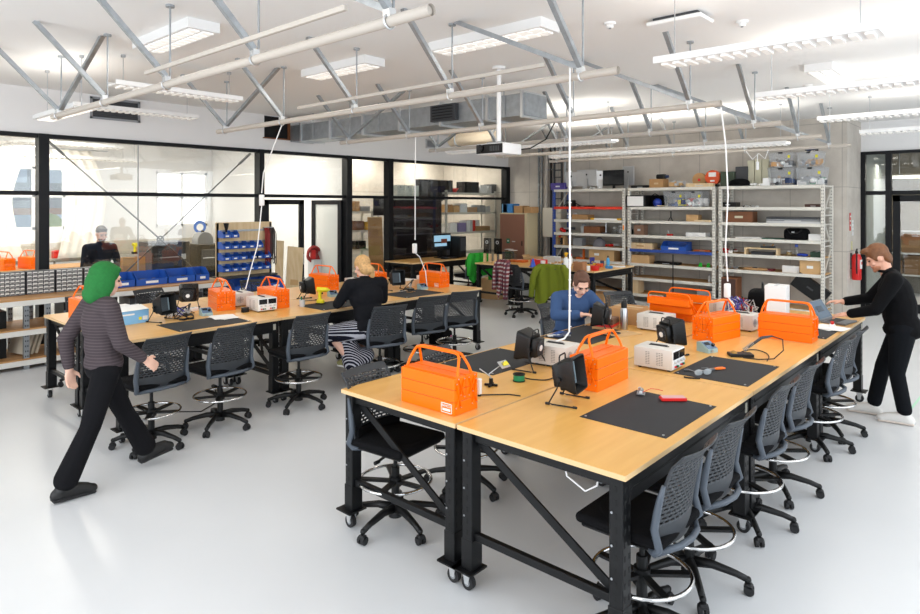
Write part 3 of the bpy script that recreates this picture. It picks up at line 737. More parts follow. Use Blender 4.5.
def make_fume():
    """hood opening towards local -y"""
    t = T('fume_extractor', '', 'fume extractor')
    c = .17
    rot = Matrix.Rotation(R(-8), 3, 'X')
    m = MB(); m.M = Matrix.Translation((0, 0, c)) @ rot.to_4x4()
    w0, w1, d0, d1 = .085, .105, .03, -.075
    # flared hood shell
    sec = [(w0, d0), (w0, 0), (w1, d1+.02), (w1, d1)]
    def loop(hw, y, rr=.02, n=4):
        out = []
        for (cx, cz, a0) in ((hw-rr, hw-rr, 0), (-hw+rr, hw-rr, 90), (-hw+rr, -hw+rr, 180), (hw-rr, -hw+rr, 270)):
            for k in range(n+1): a = R(a0+90*k/n); out.append((cx+rr*math.cos(a), y, cz+rr*math.sin(a)))
        return out
    rings = [[m.bm.verts.new(m.M @ Vector(p)) for p in loop(hw, y)] for hw, y in sec]
    inner = [[m.bm.verts.new(m.M @ Vector(p)) for p in loop(hw, y)] for hw, y in ((w1-.006, d1), (w0-.01, .0))]
    seq = rings+inner
    for A, B in zip(seq, seq[1:]):
        n = len(A)
        for k in range(n): m.bm.faces.new((A[k], A[(k+1) % n], B[(k+1) % n], B[k]))
    m.bm.faces.new(rings[0]); m.bm.faces.new(inner[-1][::-1]); m.build('hood', BPLA, t)
    m = MB(); m.M = Matrix.Translation((0, 0, c)) @ rot.to_4x4()
    m.box((0, -.01, 0), (.13, .012, .14)); m.mi = 1; m.box((.05, -.02, 0), (.012, .008, .13)); m.mi = 0
    for k in range(7): m.box((-.01, -.018, -.055+k*.018), (.11, .004, .004))
    m.build('filter_screen', [M('filter_grey', '#3d4850', .5), M('filter_clip', '#8fa3ad', .4)], t)
    m = MB(); m.M = Matrix.Translation((0, 0, c)) @ rot.to_4x4()
    m.box((0, .055, 0), (.135, .05, .135), bev=.012, seg=2); m.mi = 1
    for r in (.03, .042, .054): m.ring((0, .082, 0), r, .0025, 22, 5, (0, 1, 0))
    for k in range(6): a = PI*k/3; m.bar((0, .082, 0), (.055*math.cos(a), .082, .055*math.sin(a)), .004, .004)
    m.build('fan_housing', [BPLA, DGREY], t)
    m = MB(); m.M = Matrix.Translation((0, 0, c)) @ rot.to_4x4(); m.cyl((0, .081, 0), (0, .087, 0), .022, n=16); m.build('hub_label', WPLA, t, label='pale round hub label')
    m = MB(); m.tube([(-.05, .04, c+.065), (-.05, .04, c+.105), (-.04, .04, c+.115), (.04, .04, c+.115), (.05, .04, c+.105), (.05, .04, c+.065)], .005, 8); m.build('carry_handle', BPLA, t)
    for s in (-1, 1):
        m = MB(); m.tube([(s*.09, .03, c-.02), (s*.1, .035, c-.07), (s*.12, .08, .012), (s*.118, .06, .006), (s*.115, -.08, .006)], .0045, 8); m.build('wire_leg', BPLA, t)
        m = MB(); m.cyl((s*.115, -.07, .0075), (s*.115, -.095, .0075), .0075, n=8); m.cyl((s*.12, .075, .0085), (s*.12, .1, .0085), .008, n=8); m.build('rubber_tip', BRUB, t)
    m = MB(); m.cyl((-.075, .03, c-.02), (-.1, .03, c-.02), .014, n=12); m.cyl((.075, .03, c-.02), (.1, .03, c-.02), .014, n=12); m.build('pivot_knob', BPLA, t)
    return t
FUME = make_fume()
for x, y, a, l, sc in [(3.86, 2.76, -170, 'fume extractor with its fan side towards us, beside the back bench mat', 1), (3.36, 2.12, 12, 'open-faced fume extractor at the front of the orange middle toolbox', 1),
                   (5.0, 2.2, 62, 'fume extractor turned sideways behind the beige power supply', 1), (5.36, 3.02, -160, 'fume extractor the person in blue works behind', 1),
                   (2.9, 6.72, 22, 'fume extractor with dark screen on the left bench by the blue box', 1), (3.44, 7.3, 150, 'fume extractor with fan side visible near the blue bins', 1),
                   (4.76, 6.86, 70, 'fume extractor turned sideways beside the yellow driver', 1), (6.15, 6.72, -12, 'fume extractor just right of the seated woman', 1)]:
    place(FUME, USED, (x, y, ZT), R(a), l, 'fume extractors')

def make_station():
    t = T('soldering_station', '', 'soldering station')
    m = MB(); m.prism([(-.06, 0), (.06, 0), (.06, .075), (.02, .08), (-.06, .03)], (-.055, 0, 0), (0, 1, 0), (0, 0, 1), (1, 0, 0), .11); m.build('case', M('station_teal', '#a4bfc0', .45), t)
    m = MB(); m.M = Matrix.Translation((0, -.022, .057)) @ Matrix.Rotation(R(32), 4, 'X'); m.box((0, 0, 0), (.1, .085, .004), bev=.001); m.mi = 1; m.box((-.015, .015, .003), (.05, .03, .003)); m.mi = 2; m.cyl((.025, -.012, 0), (.025, -.012, .018), .014, n=14); m.build('control_panel', [M('station_blue', '#5d7590', .4), SCREEN, BPLA], t)
    m = MB(); m.cyl((-.02, -.06, .018), (-.02, -.075, .018), .01, n=10); m.build('iron_socket', STEEL, t)
    return t
ST = make_station()
for x, y, a, l in [(5.27, 2.0, -20, 'small teal soldering station next to the sideways fume extractor'), (3.36, 6.72, -10, 'small soldering station in front of the left toolbox with chair'), (5.16, 6.86, -15, 'small soldering station left of the seated woman'), (6.46, 6.5, -10, 'small soldering station beside the right end toolbox')]:
    place(ST, USED, (x, y, ZT), R(a), l, 'soldering stations')
def make_stand():
    t = T('soldering_iron_stand', '', 'soldering iron stand')
    m = MB(); m.box2((-.05, -.09, 0), (.05, .09, .025), bev=.004); m.build('base', BPLA, t)
    m = MB(); 
    for k in range(9): m.ring((0, .03+k*.008, .05+k*.007), .018-.0006*k, .0022, 16, 5, (0, .75, .66))
    m.build('coil_holder', STEEL, t)
    m = MB(); m.ball((0, -.05, .025), (.032, .026, .018), 12); m.build('tip_cleaner', M('brass_wool', '#b58a4a', .6, .4, bump=.6, bs=120), t)
    m = MB(); m.cyl((0, .06, .072), (0, .16, .15), .009, .012, 10); m.cyl((0, .16, .15), (0, .24, .165), .012, .008, 10); m.build('iron_handle', DGREY, t)
    m = MB(); m.tube([(0, .24, .165), (.05, .3, .15), (.12, .28, .08), (.15, .2, .02), (.12, .1, .006), (.07, .0, .006)], .0045); m.build('lead', BRUB, t)
    return t
STD = make_stand()
for x, y, a, l in [(5.28, 1.74, 215, 'soldering iron stand with curled lead on the right bench'), (3.2, 6.8, 160, 'soldering iron stand on the left bench behind the dark mat'), (6.3, 6.6, 150, 'soldering iron stand right of the seated woman')]:
    place(STD, USED, (x, y, ZT), R(a), l, 'soldering iron stands')

# mats
def mat_(x0, x1, y0, y1, label):
    m = MB()
    m.grid(lambda u, v: ((u-.5)*(x1-x0), (v-.5)*(y1-y0), .003+.004*max(0, (abs(u-.5)*2-.96))*(1+math.sin(9*v))), 40, 10, thick=.003)
    t = T('bench_mat', label, 'mat', ((x0+x1)/2, (y0+y1)/2, ZT), 0, 'dark rubber bench mats')
    m.build('rubber_sheet', MATM, t)
    m = MB()
    for sx in (-1, 1):
        for sy in (-1, 1): m.cyl((sx*((x1-x0)/2-.025), sy*((y1-y0)/2-.025), .004), (sx*((x1-x0)/2-.025), sy*((y1-y0)/2-.025), .0075), .007, n=10)
    m.build('press_stud', ZINC, t)
mat_(3.16, 3.86, 1.41, 1.92, 'dark rubber mat nearest the camera with a motor and red holder')
mat_(4.42, 5.12, 1.41, 1.92, 'dark rubber mat with safety glasses beside the beige power supply')
mat_(3.52, 4.22, 2.84, 3.35, 'dark rubber mat behind the front corner toolbox')
mat_(4.85, 5.6, 2.84, 3.35, 'dark rubber mat in front of the person in blue')
mat_(6.45, 7.2, 1.39, 1.9, 'dark rubber mat under papers next to the laptop')
mat_(2.75, 3.5, 6.02, 6.53, 'dark rubber mat on the left bench behind two chairs')
mat_(4.4, 5.1, 6.02, 6.53, 'dark rubber mat under the yellow driver')
mat_(5.7, 6.4, 6.02, 6.53, 'dark rubber mat just right of the seated woman')

# ------------------------------------------------------------------ things on the near benches
def at(px, py, z=ZT): x, y = on(px, py, z); return (x, y, z)
def plus(p, z): return (p[0], p[1], p[2]+z)
t = T('steel_bottle', 'brushed steel bottle with black cap near the person in blue', 'bottle', at(624, 329))
m = MB(); m.lathe([(.034, 0), (.036, .01), (.036, .18), (.028, .2), (.024, .215)], n=20); m.build('body', STEEL, t); m = MB(); m.lathe([(.027, .205), (.028, .255), (.024, .265)], n=18); m.ring((0, 0, .268), .018, .005, 16, 6, (0, 1, 0)); m.build('cap', BPLA, t)
def spool(p, r, h, col, label, cat='spool'):
    t = T('solder_spool', label, cat, p)
    m = MB(); m.cyl((0, 0, 0), (0, 0, .006), r, n=20); m.cyl((0, 0, h-.006), (0, 0, h), r, n=20); m.cyl((0, 0, 0), (0, 0, h), r*.35, n=12); m.build('flange', BPLA, t)
    m = MB(); m.lathe([(r*.9, .006), (r*.93, h/2), (r*.9, h-.006)], n=20); m.build('winding', col, t)
spool(at(519, 381), .042, .05, GREEN, 'green solder spool in front of the back fume extractor')
spool(at(245, 312), .045, .05, BPLA, 'black reel beside the left bench power supply')
# helping hands
t = T('helping_hands_stand', 'soldering helping-hands stand with clips and magnifier by the front toolbox', 'tool stand', at(491, 386))
m = MB(); 
for k in range(4): a = k*PI/2+.4; m.bar((0, 0, .01), (.045*math.cos(a), .045*math.sin(a), .008), .018, .014, bev=.003)
m.cyl((0, 0, 0), (0, 0, .05), .014, n=12); m.build('base', BPLA, t)
m = MB(); m.tube([(0, 0, .05), (-.01, .01, .08), (.09, -.02, .13)], .004); m.tube([(.09, -.02, .13), (.05, -.07, .17)], .003); m.tube([(0, 0, .06), (-.07, .04, .12)], .004); m.build('jointed_arm', STEEL, t)
m = MB(); m.M = Matrix.Translation((.1, -.03, .13)) @ Matrix.Rotation(R(40), 4, 'X'); m.box((0, 0, 0), (.09, .06, .006), bev=.002); m.mi = 1; m.box((.01, 0, .006), (.05, .03, .008)); m.build('clip_tray', [STEEL, YEL], t)
t = T('charger_block', 'small white adapter with black lead beside the front toolbox', 'adapter', at(479.5, 396))
m = MB(); m.box((0, 0, .06), (.03, .022, .1), bev=.005); m.build('body', WPLA, t); m = MB(); m.cyl((0, 0, 0), (0, 0, .012), .012); m.tube([(0, 0, .006), (.06, -.05, .005), (.14, -.13, .005), (.16, -.2, .005)], .004); m.build('lead', BRUB, t)
def cable(pts, label, r=.004, mt=None, z=ZT+.005):
    P_ = [Vector((*on(a, b, z), z)) for a, b in pts]; o = P_[0]
    m = MB(); 
    Q = []
    for i in range(len(P_)-1):
        p0, p1, p2, p3 = P_[max(0, i-1)], P_[i], P_[i+1], P_[min(len(P_)-1, i+2)]
        for k in range(4):
            s = k/4; Q.append(.5*((2*p1)+(p2-p0)*s+(2*p0-5*p1+4*p2-p3)*s*s+(3*p1-p0-3*p2+p3)*s**3)-o)
    Q.append(P_[-1]-o); m.tube(Q, r, 6); b = m.build('cable', mt or BRUB); b.location = o; return tag(b, label, 'cable')
cable([(522, 377), (530, 379), (545, 380), (553, 378)], 'thin black lead from the green spool to the open fume extractor')
cable([(684, 377), (690, 378), (700, 378.5)], 'short black plug lead just left of the second mat', .006)
cable([(684, 371), (692, 371.5), (706, 373)], 'short black jack lead beside the beige power supply', .005)
cable([(741, 352), (748, 350), (757, 350), (766, 353), (769, 357), (767, 361)], 'black iron lead curling over the right bench')
# motor and battery holder
p = at(641, 394, ZT+.008)
t = T('small_motor', 'small silver motor with wires on the nearest mat', 'motor', p, .4)
m = MB(); m.cyl((-.025, 0, .018), (.02, 0, .018), .018, n=16); m.cyl((.02, 0, .018), (.045, 0, .018), .006); m.box((0, 0, .004), (.06, .05, .004)); m.build('can', STEEL, t); m = MB(); m.ball((-.035, 0, .018), .012, 10); m.ball((.05, .01, .02), .012, 8); m.build('gear', LGREY, t)
m = MB(); m.tube([(-.03, -.01, .02), (0, -.06, .04), (.03, -.1, .03), (.045, -.13, .02)], .002); m.build('lead', RED, t)
t = T('battery_holder', 'red battery holder lying on the nearest mat', 'battery holder', at(673, 400, ZT+.007), .73)
m = MB(); m.box((0, 0, .009), (.06, .155, .018), bev=.003); m.build('tray', RED, t); m = MB(); m.box((0, 0, .02), (.05, .14, .004)); m.build('cell_cover', M('pinkish', '#d9a3a6', .3), t)
t = T('safety_glasses', 'clear safety glasses lying on the second mat', 'glasses', at(703, 375, ZT+.007), -.6)
m = MB()
for s in (-1, 1): m.ball((s*.035, 0, .02), (.033, .008, .022), 12)
m.build('lens', M('lens_pale', '#c9d2d6', .1, alpha=.45), t); m = MB(); m.tube([(-.07, .0, .03), (-.075, .06, .03), (-.07, .12, .015)], .003); m.tube([(.07, .0, .03), (.075, .06, .03), (.07, .12, .015)], .003); m.tube([(-.07, 0, .03), (0, -.006, .034), (.07, 0, .03)], .003); m.build('frame', GREY, t)
t = T('pliers', 'orange handled pliers next to the safety glasses', 'pliers', at(714, 370, ZT+.006), -.5)
m = MB(); m.tube([(.0, 0, .008), (.05, .012, .008), (.09, .01, .008)], .007); m.tube([(.0, 0, .008), (.05, -.012, .008), (.09, -.01, .008)], .007); m.build('grip', ORANGE, t); m = MB(); m.bar((-.05, 0, .008), (.005, 0, .008), .016, .01); m.build('jaw', STEEL, t)
# laptop
t = T('laptop', 'open silver laptop with bluish screen under the hands of the standing man', 'laptop', (7.47, 1.49, ZT), R(-8))
m = MB(); m.box((0, 0, .009), (.33, .23, .016), bev=.004); m.mi = 1; m.box((0, .03, .0175), (.28, .1, .002)); m.mi = 2; m.box((0, -.07, .0175), (.1, .06, .001)); m.build('base', [M('laptop_grey', '#7c7f84', .35, .6), BPLA, GREY], t)
m = MB(); m.M = Matrix.Translation((0, .115, .016)) @ Matrix.Rotation(R(-34), 4, 'X'); m.box((0, 0, .11), (.33, .008, .22), bev=.003); lid = m.build('lid', M('laptop_grey'), t)
m = MB(); m.M = Matrix.Translation((0, .115, .016)) @ Matrix.Rotation(R(-34), 4, 'X'); m.box((0, -.005, .115), (.305, .002, .19)); m.mi = 1; m.box((-.02, -.0065, .12), (.15, .001, .06)); m.build('screen', [M('screen_blue', '#46596b', .2, emit='#6f879e', es=.18), M('screen_dark', '#2f4253', .2)], lid)
def sheets(pts, label, n=4, col=PAPER):
    x, y = on(*pts, ZT+.002); t = T('paper_sheets', label, 'papers', (x, y, ZT+.006), random.uniform(-.3, .3))
    for k in range(n): m = MB(); m.box((random.uniform(-.04, .04), random.uniform(-.05, .05), .0015+k*.0016), (.2, .28, .001), rot=random.uniform(-.4, .4)); m.build('sheet', col, t)
sheets((826, 328), 'white paper sheets left of the laptop on the right bench', 5)

t = T('carton', 'tall plain white box standing behind the right edge toolbox', 'box', (7.08, 1.97, ZT), .1)
m = MB(); m.box((0, 0, .19), (.2, .2, .38), bev=.004); m.build('body', WPLA, t); m = MB(); m.box((0, 0, .382), (.19, .03, .002)); m.build('lid_seam', LGREY, t)
t = T('black_equipment_bag', 'black soft bag on the bench behind the tall white box', 'bag', (7.55, 2.25, ZT), .3)
m = MB(); m.box((0, 0, .13), (.4, .3, .26), bev=.08, seg=4); m.build('bag_body', FAB, t, smooth=True); m = MB(); m.tube([(-.12, 0, .25), (-.08, 0, .33), (.08, 0, .33), (.12, 0, .25)], .012); m.build('carry_strap', BPLA, t)
t = T('connector_block', 'small red and white connector block beside the laptop', 'connector', (7.08, 1.47, ZT), .2)
m = MB(); m.box((0, 0, .02), (.07, .05, .04), bev=.004); m.build('block', WPLA, t); m = MB(); m.box((.02, 0, .05), (.02, .03, .03), bev=.004); m.cyl((-.02, 0, .04), (-.02, 0, .06), .01); m.build('plug', RED, t)
t = T('wire_bundle', 'tangle of blue, white and red wires over the far power supply', 'wires', (7.1, 2.35, ZT))
for c, q in ((M('violet_wire', '#4a4fb5', .5), 9), (WPLA, 9), (RED, 3), (BPLA, 7)):
    m = MB()
    for k in range(q):
        x0, y0 = random.uniform(-.08, .08), random.uniform(-.12, .12); pts = [(x0, y0, .006)]
        for j in range(4): pts.append((x0+random.uniform(-.1, .1), y0+random.uniform(-.1, .1), random.uniform(.03, .22)))
        pts.append((x0+random.uniform(-.1, .1), y0-.05, .008)); m.tube(pts, .0045, 6)
    m.build('wire_strands', c, t)
t = T('notebook_stack', 'stack of brown and red boards behind the steel bottle', 'boards', (5.62, 3.12, ZT), .2)
for k, c in enumerate((CARD, RED, MISC[3], MISC[3])): m = MB(); m.box((0, 0, .013+k*.026), (.24-.01*k, .2, .024)); m.build('board', c, t)
t = T('cardboard_sheet', 'flat cardboard sheet in front of the steel bottle', 'cardboard', at(622, 334), -.3)
m = MB(); m.box((0, 0, .003), (.3, .22, .005)); m.build('sheet', CARD2, t); m = MB(); m.ring((-.06, .02, .012), .04, .006); m.build('tape_ring', DGREY, t)
t = T('cardboard_carton', 'brown cardboard box on the bench behind the bottle', 'box', (6.05, 3.1, ZT), .1)
m = MB(); m.box((0, 0, .08), (.3, .3, .16), bev=.003); m.build('body', CARD, t); m = MB(); m.box((0, 0, .161), (.04, .3, .002)); m.build('tape', TAPE, t)
t = T('blue_circuit_tray', 'dark blue tool tray on the mat before the person in blue', 'tray', at(560, 335, ZT+.007), .1)
m = MB(); m.box((0, 0, .008), (.24, .12, .014), bev=.004); m.build('tray', NAVY, t); m = MB(); m.cyl((-.08, 0, .02), (.08, .01, .02), .006); m.cyl((-.08, .03, .02), (.06, .035, .02), .005); m.build('screwdrivers', MISC[6], t)
t = T('wire_stripper', 'grey wire stripper on the mat by the person in blue', 'hand tool', at(554, 336.5, ZT+.007), .9)
m = MB(); m.box((0, .0, .009), (.05, .12, .014), bev=.006); m.build('body', LGREY, t); m = MB(); m.bar((.01, -.06, .009), (.03, -.15, .009), .014, .012); m.bar((-.01, -.06, .009), (-.02, -.15, .009), .014, .012); m.build('grip', STEEL, t)
t = T('extension_reel', 'black cable bundle behind the open orange toolbox', 'cable bundle', (7.05, 3.05, ZT))
m = MB()
for k in range(6): m.ring((0, 0, .02+.028*k), .12-.008*(k % 3), .014, 24, 6)
m.build('coil', BRUB, t); m = MB(); m.box((.1, .05, .03), (.05, .09, .05), bev=.01); m.build('plug', BPLA, t)
m = MB(); m.tube([(0, 0, 0), (.01, .03, -.12), (.02, .1, -.17), (.01, .2, -.12), (.0, .22, 0)], .005)
tag(m.build('white_loop_lead', WPLA), 'white cable loop hanging under the nearest bench corner', 'cable').location = (2.75, 1.55, .86)
m = MB(); m.box((0, 0, -.03), (.06, .12, .06), bev=.006); m.mi = 1; m.box((-.031, 0, -.03), (.002, .07, .03))
tag(m.build('socket_box', [BPLA, LGREY]), 'black power socket box fixed under the nearest bench corner', 'socket').location = (2.82, 1.62, .87)

# ------------------------------------------------------------------ things on the left benches
t = T('light_blue_carton', 'light blue printed box with white top beside the green hair', 'box', (2.62, 6.86, ZT), .12)
m = MB(); m.box((0, 0, .07), (.3, .2, .14), bev=.002); m.build('body', SKYB, t)
m = MB(); m.box((0, -.04, .155), (.28, .15, .004), rot=Matrix.Rotation(R(12), 3, 'X')); m.box((0, .09, .16), (.28, .04, .004), rot=Matrix.Rotation(R(-30), 3, 'X')); m.build('open_flap', PAPER, t)
m = MB(); m.box((.06, -.101, .05), (.03, .002, .03)); m.mi = 1; m.box((.11, -.101, .05), (.05, .002, .04)); m.box((-.06, -.101, .1), (.12, .002, .015)); m.build('printed_panel', [YEL, WPLA], t)
t = T('white_carton', 'low white box behind the light blue box', 'box', (2.66, 7.3, ZT), .05)
m = MB(); m.box((0, 0, .06), (.28, .22, .12), bev=.003); m.build('body', WPLA, t); m = MB(); m.box((0, -.111, .06), (.1, .002, .03)); m.build('label_patch', GREY, t)
t = T('cordless_driver', 'bright yellow cordless driver standing on the left bench mat', 'driver', (4.67, 6.42, ZT+.007), .5)
m = MB(); m.cyl((0, .06, .17), (0, -.07, .17), .03, .026, 14); m.cyl((0, -.07, .17), (0, -.1, .17), .018, .01, 12); m.build('motor_head', YEL, t, smooth=35)
m = MB(); m.tube([(0, .02, .16), (0, .03, .1), (0, .025, .04)], [.024, .02, .022], 10); m.box((0, .02, .025), (.07, .09, .05), bev=.012); m.build('grip', YEL, t)
m = MB(); m.box((0, .02, .006), (.075, .1, .012), bev=.004); m.box((0, -.002, .125), (.012, .02, .02), bev=.004); m.build('battery', BPLA, t)
t = T('marker_cup', 'pale cup of markers beside a left bench toolbox', 'cup', (4.4, 6.44, ZT))
m = MB(); m.lathe([(.032, 0), (.035, .08)], n=16); m.build('cup', LGREY, t); m = MB(); m.cyl((0, .01, .02), (.01, .02, .12), .006); m.cyl((.012, -.01, .02), (.02, -.012, .13), .006); m.build('pens', BPLA, t); m = MB(); m.cyl((-.012, 0, .02), (-.016, -.004, .12), .006); m.build('green_pen', GREEN, t)
t = T('waste_pot', 'round dark pot behind the seated woman near the glass doors', 'pot', (6.5, 7.6, ZT))
m = MB(); m.lathe([(.07, 0), (.085, .17), (.09, .18), (.08, .175), (.065, .02)], n=20, cap=False); m.cyl((0, 0, 0), (0, 0, .01), .07); m.build('body', DGREY, t); m = MB(); m.ring((0, 0, .178), .086, .006); m.build('rim', GREY, t)
t = T('white_tissue_box', 'white box hiding behind the right end toolbox', 'box', (7.0, 7.0, ZT), .1)
m = MB(); m.box((0, 0, .06), (.2, .16, .12), bev=.004); m.build('body', WPLA, t); m = MB(); m.box((0, 0, .121), (.1, .03, .002)); m.build('slot', LGREY, t)
t = T('paper_parcel', 'pale wooden tray leaning by the hanging cord, left bench', 'tray', (6.55, 6.95, ZT), .15)
m = MB(); m.box((0, 0, .045), (.36, .28, .09), bev=.003); m.build('body', PINE, t); m = MB(); m.box((0, 0, .092), (.3, .2, .004)); m.build('liner', PAPER, t)
sheets((225, 318), 'white sheets on the left bench in front of the left toolbox', 4)
t = T('power_strip', 'white multi-socket strip lying behind the screen-like fume extractor', 'power strip', (3.25, 7.05, ZT), .3)
m = MB(); m.box((0, 0, .02), (.42, .06, .04), bev=.006); m.build('body', WPLA, t); m = MB()
for k in range(5): m.cyl((-.15+k*.075, 0, .04), (-.15+k*.075, 0, .043), .02, n=14)
m.build('outlets', LGREY, t)
t = T('wire_bundle', 'tangle of violet and black wires on the left bench', 'wires', (3.12, 6.86, ZT))
for c, q in ((M('violet_wire'), 5), (WPLA, 6), (BPLA, 9)):
    m = MB()
    for k in range(q):
        x0, y0 = random.uniform(-.1, .1), random.uniform(-.06, .06); pts = [(x0, y0, .005)]
        for j in range(3): pts.append((x0+random.uniform(-.1, .1), y0+random.uniform(-.08, .08), random.uniform(.02, .1)))
        m.tube(pts, .0045, 6)
    m.build('wire_strands', c, t)
def small_tool(px, py, label, cat, kind, z=ZT+.001, rz=0, col=None):
    t = T(cat.replace(' ', '_'), label, cat, at(px, py, z), rz)
    if kind == 'sponge':
        m = MB(); m.cyl((0, 0, 0), (0, 0, .02), .04, n=16); m.build('dish', BPLA, t); m = MB(); m.ball((0, 0, .022), (.03, .03, .014), 10); m.build('wool', M('brass_wool'), t)
    if kind == 'cutter':
        m = MB(); m.tube([(-.06, .02, .008), (0, 0, .008), (.05, .012, .008)], .007); m.tube([(-.06, -.02, .008), (0, 0, .008), (.05, -.012, .008)], .007); m.build('grip', col or RED, t); m = MB(); m.bar((0, 0, .008), (-.0, .0, .016), .02, .02); m.build('pivot', STEEL, t)
    if kind == 'board':
        m = MB(); m.box((0, 0, .004), (.12, .07, .004)); m.build('substrate', col or GREEN, t); m = MB()
        for k in range(6): m.box((-.045+k*.018, random.uniform(-.02, .02), .01), (.012, .014, .01))
        m.build('components', BPLA, t)
small_tool(183, 320, 'brass wool tip cleaner on the left bench', 'tip cleaner', 'sponge')
small_tool(190, 319, 'round dish of brass wool just right of another', 'tip cleaner', 'sponge')
small_tool(402, 291, 'thin pale circuit board on the right of the seated woman', 'circuit board', 'board', ZT+.007, .3, LGREY)
small_tool(411, 292, 'brown wooden offcut board on the mat right of the woman', 'circuit board', 'board', ZT+.007, .2, CARD)
small_tool(345, 301, 'dark pliers on the mat beside the yellow driver', 'pliers', 'cutter', ZT+.007, .4, BPLA)
small_tool(343, 295, 'orange pliers beside the left elbow of the seated woman', 'pliers', 'cutter', ZT+.001, .4, ORANGE)
small_tool(352, 282, 'red cutter near the seated woman on the back bench', 'cutter', 'cutter', ZT+.001, 1.0, RED)
# ------------------------------------------------------------------ things on the racks
SX = 13.22
def sp(px0, px1, lev, hpx, X=SX):
    ya, yb = ty(px1, X), ty(px0, X); y = (ya+yb)/2; d = FX*X+FY*y
    return (X, y, LEV[lev]+.0185), abs(yb-ya), hpx/642*d
def G(i): return ['things on the left rack', 'things on the middle rack', 'things on the right rack'][i]
def cbox(px0, px1, lev, hpx, label, mat=None, D=.3, rz=0, name='cardboard_box', X=SX, cat='box', lab=None, flap=False, p=None, z=None):
    if p is None: p, w, h = sp(px0, px1, lev, hpx, X)
    else: p, w, h = p
    t = T(name, label, cat, p, rz); mat = mat or CARD
    m = MB(); m.box((0, 0, h/2), (D, w, h), bev=min(.004, h*.1)); m.build('body', mat, t)
    m = MB(); m.box((0, 0, h+.0008), (D*.98, min(.05, w*.2), .0016)); m.build('tape' if mat in (CARD, CARD2) else 'lid_seam', TAPE if mat in (CARD, CARD2) else LGREY, t)
    if lab: m = MB(); m.box((-D/2-.001, 0, h*.5), (.002, w*.3, h*.2)); m.build('label_patch', lab, t)
    if flap:
        m = MB()
        for s in (-1, 1): m.box((0, s*(w/2+.02), h+.02), (D*.95, .004, .06), rot=Matrix.Rotation(R(s*-40), 3, 'X'))
        m.build('open_flap', mat, t)
    return t
def monitor(px0, px1, lev, hpx, label, back=True, X=SX, rz=0, mat=None):
    p, w, h = sp(px0, px1, lev, hpx, X); t = T('computer_monitor', label, 'monitor', p, rz)
    al = M('aluminium', '#c9cacb', .35, .5); s = -1
    m = MB(); m.box((0, 0, h*.58), (.03, w, h*.82), bev=.006); m.build('panel', al if back else BPLA, t)
    if back:
        m = MB(); m.prism([(-.06, 0), (.06, 0), (.045, h*.5), (-.045, h*.5)], (-.1, 0, .012), (0, 1, 0), (.16, 0, 1), (1, 0, 0), .012); m.build('stand', al, t)
        m = MB(); m.cyl((-.0155, 0, h*.74), (-.018, 0, h*.74), .022, n=14); m.build('round_emblem', BPLA, t)
        m = MB(); m.cyl((-.07, 0, h*.28), (-.075, 0, h*.28), .018, n=12); m.build('cable_hole', BPLA, t)
    else:
        m = MB(); m.box((-.0155, 0, h*.6), (.002, w*.94, h*.72)); m.build('screen', SCREEN, t); m = MB(); m.box((.03, 0, h*.12), (.03, .06, h*.3)); m.build('stand', BPLA, t)
    m = MB(); m.box((-.02, 0, .006), (.2, .18, .012), bev=.004); m.build('foot', al if back else BPLA, t)
def flat(px0, px1, lev, hpx, label, name, cat, mat, D=.3, n=1, X=SX, rz=0):
    p, w, h = sp(px0, px1, lev, hpx, X); t = T(name, label, cat, p, rz)
    for k in range(n): m = MB(); m.box((.01*(k % 2), .008*((k*7) % 3), h*(k+.5)/n), (D, w*(1-.02*k), h/n*.94), bev=.004); m.build('slab' if n > 1 else 'body', mat if not isinstance(mat, list) else mat[k % len(mat)], t)
    m = MB(); m.box((-D/2-.002, 0, h*.4), (.004, w*.3, h*.16)); m.build('edge_label', LGREY, t)
def jumble(px0, px1, lev, hpx, label, name, cat, mats, n=14, D=.22, X=SX, base=None):
    """a heap of loose bits nobody could count"""
    p, w, h = base or sp(px0, px1, lev, hpx, X); m = MB(); rnd = random.Random(label)
    for k in range(n):
        m.mi = rnd.randrange(len(mats)); s = rnd.uniform(.25, .5)*h; c = (rnd.uniform(-D/2, D/2), rnd.uniform(-w/2, w/2)*.85, s*.5+rnd.uniform(0, h*.35))
        q = rnd.random()
        if q < .5: m.box(c, (s*rnd.uniform(.8, 2), s*rnd.uniform(.8, 2), s*.9), rot=rnd.uniform(0, 3))
        elif q < .8: m.ball(c, (s*.7, s*.6, s*.5), 8)
        else: m.cyl(c, (c[0]+rnd.uniform(-.06, .06), c[1]+rnd.uniform(-.06, .06), c[2]+s*.4), s*.25, n=8)
    o = m.build(name, mats); o.location = p; return tag(o, label, cat, kind='stuff')
def jar(px0, px1, lev, hpx, label, mat=None, lid=None, X=SX, name='glass_jar', cat='jar'):
    p, w, h = sp(px0, px1, lev, hpx, X); t = T(name, label, cat, p); r = w/2
    m = MB(); m.lathe([(r*.9, 0), (r, h*.06), (r, h*.7), (r*.6, h*.82)], n=16); m.build('body', mat or ACRYL, t)
    m = MB(); m.lathe([(r*.62, h*.8), (r*.62, h), (r*.5, h*1.02)], n=14); m.build('lid', lid or LGREY, t)
TUBM = M('clear_tub', '#cdd3d8', .25, alpha=.3)
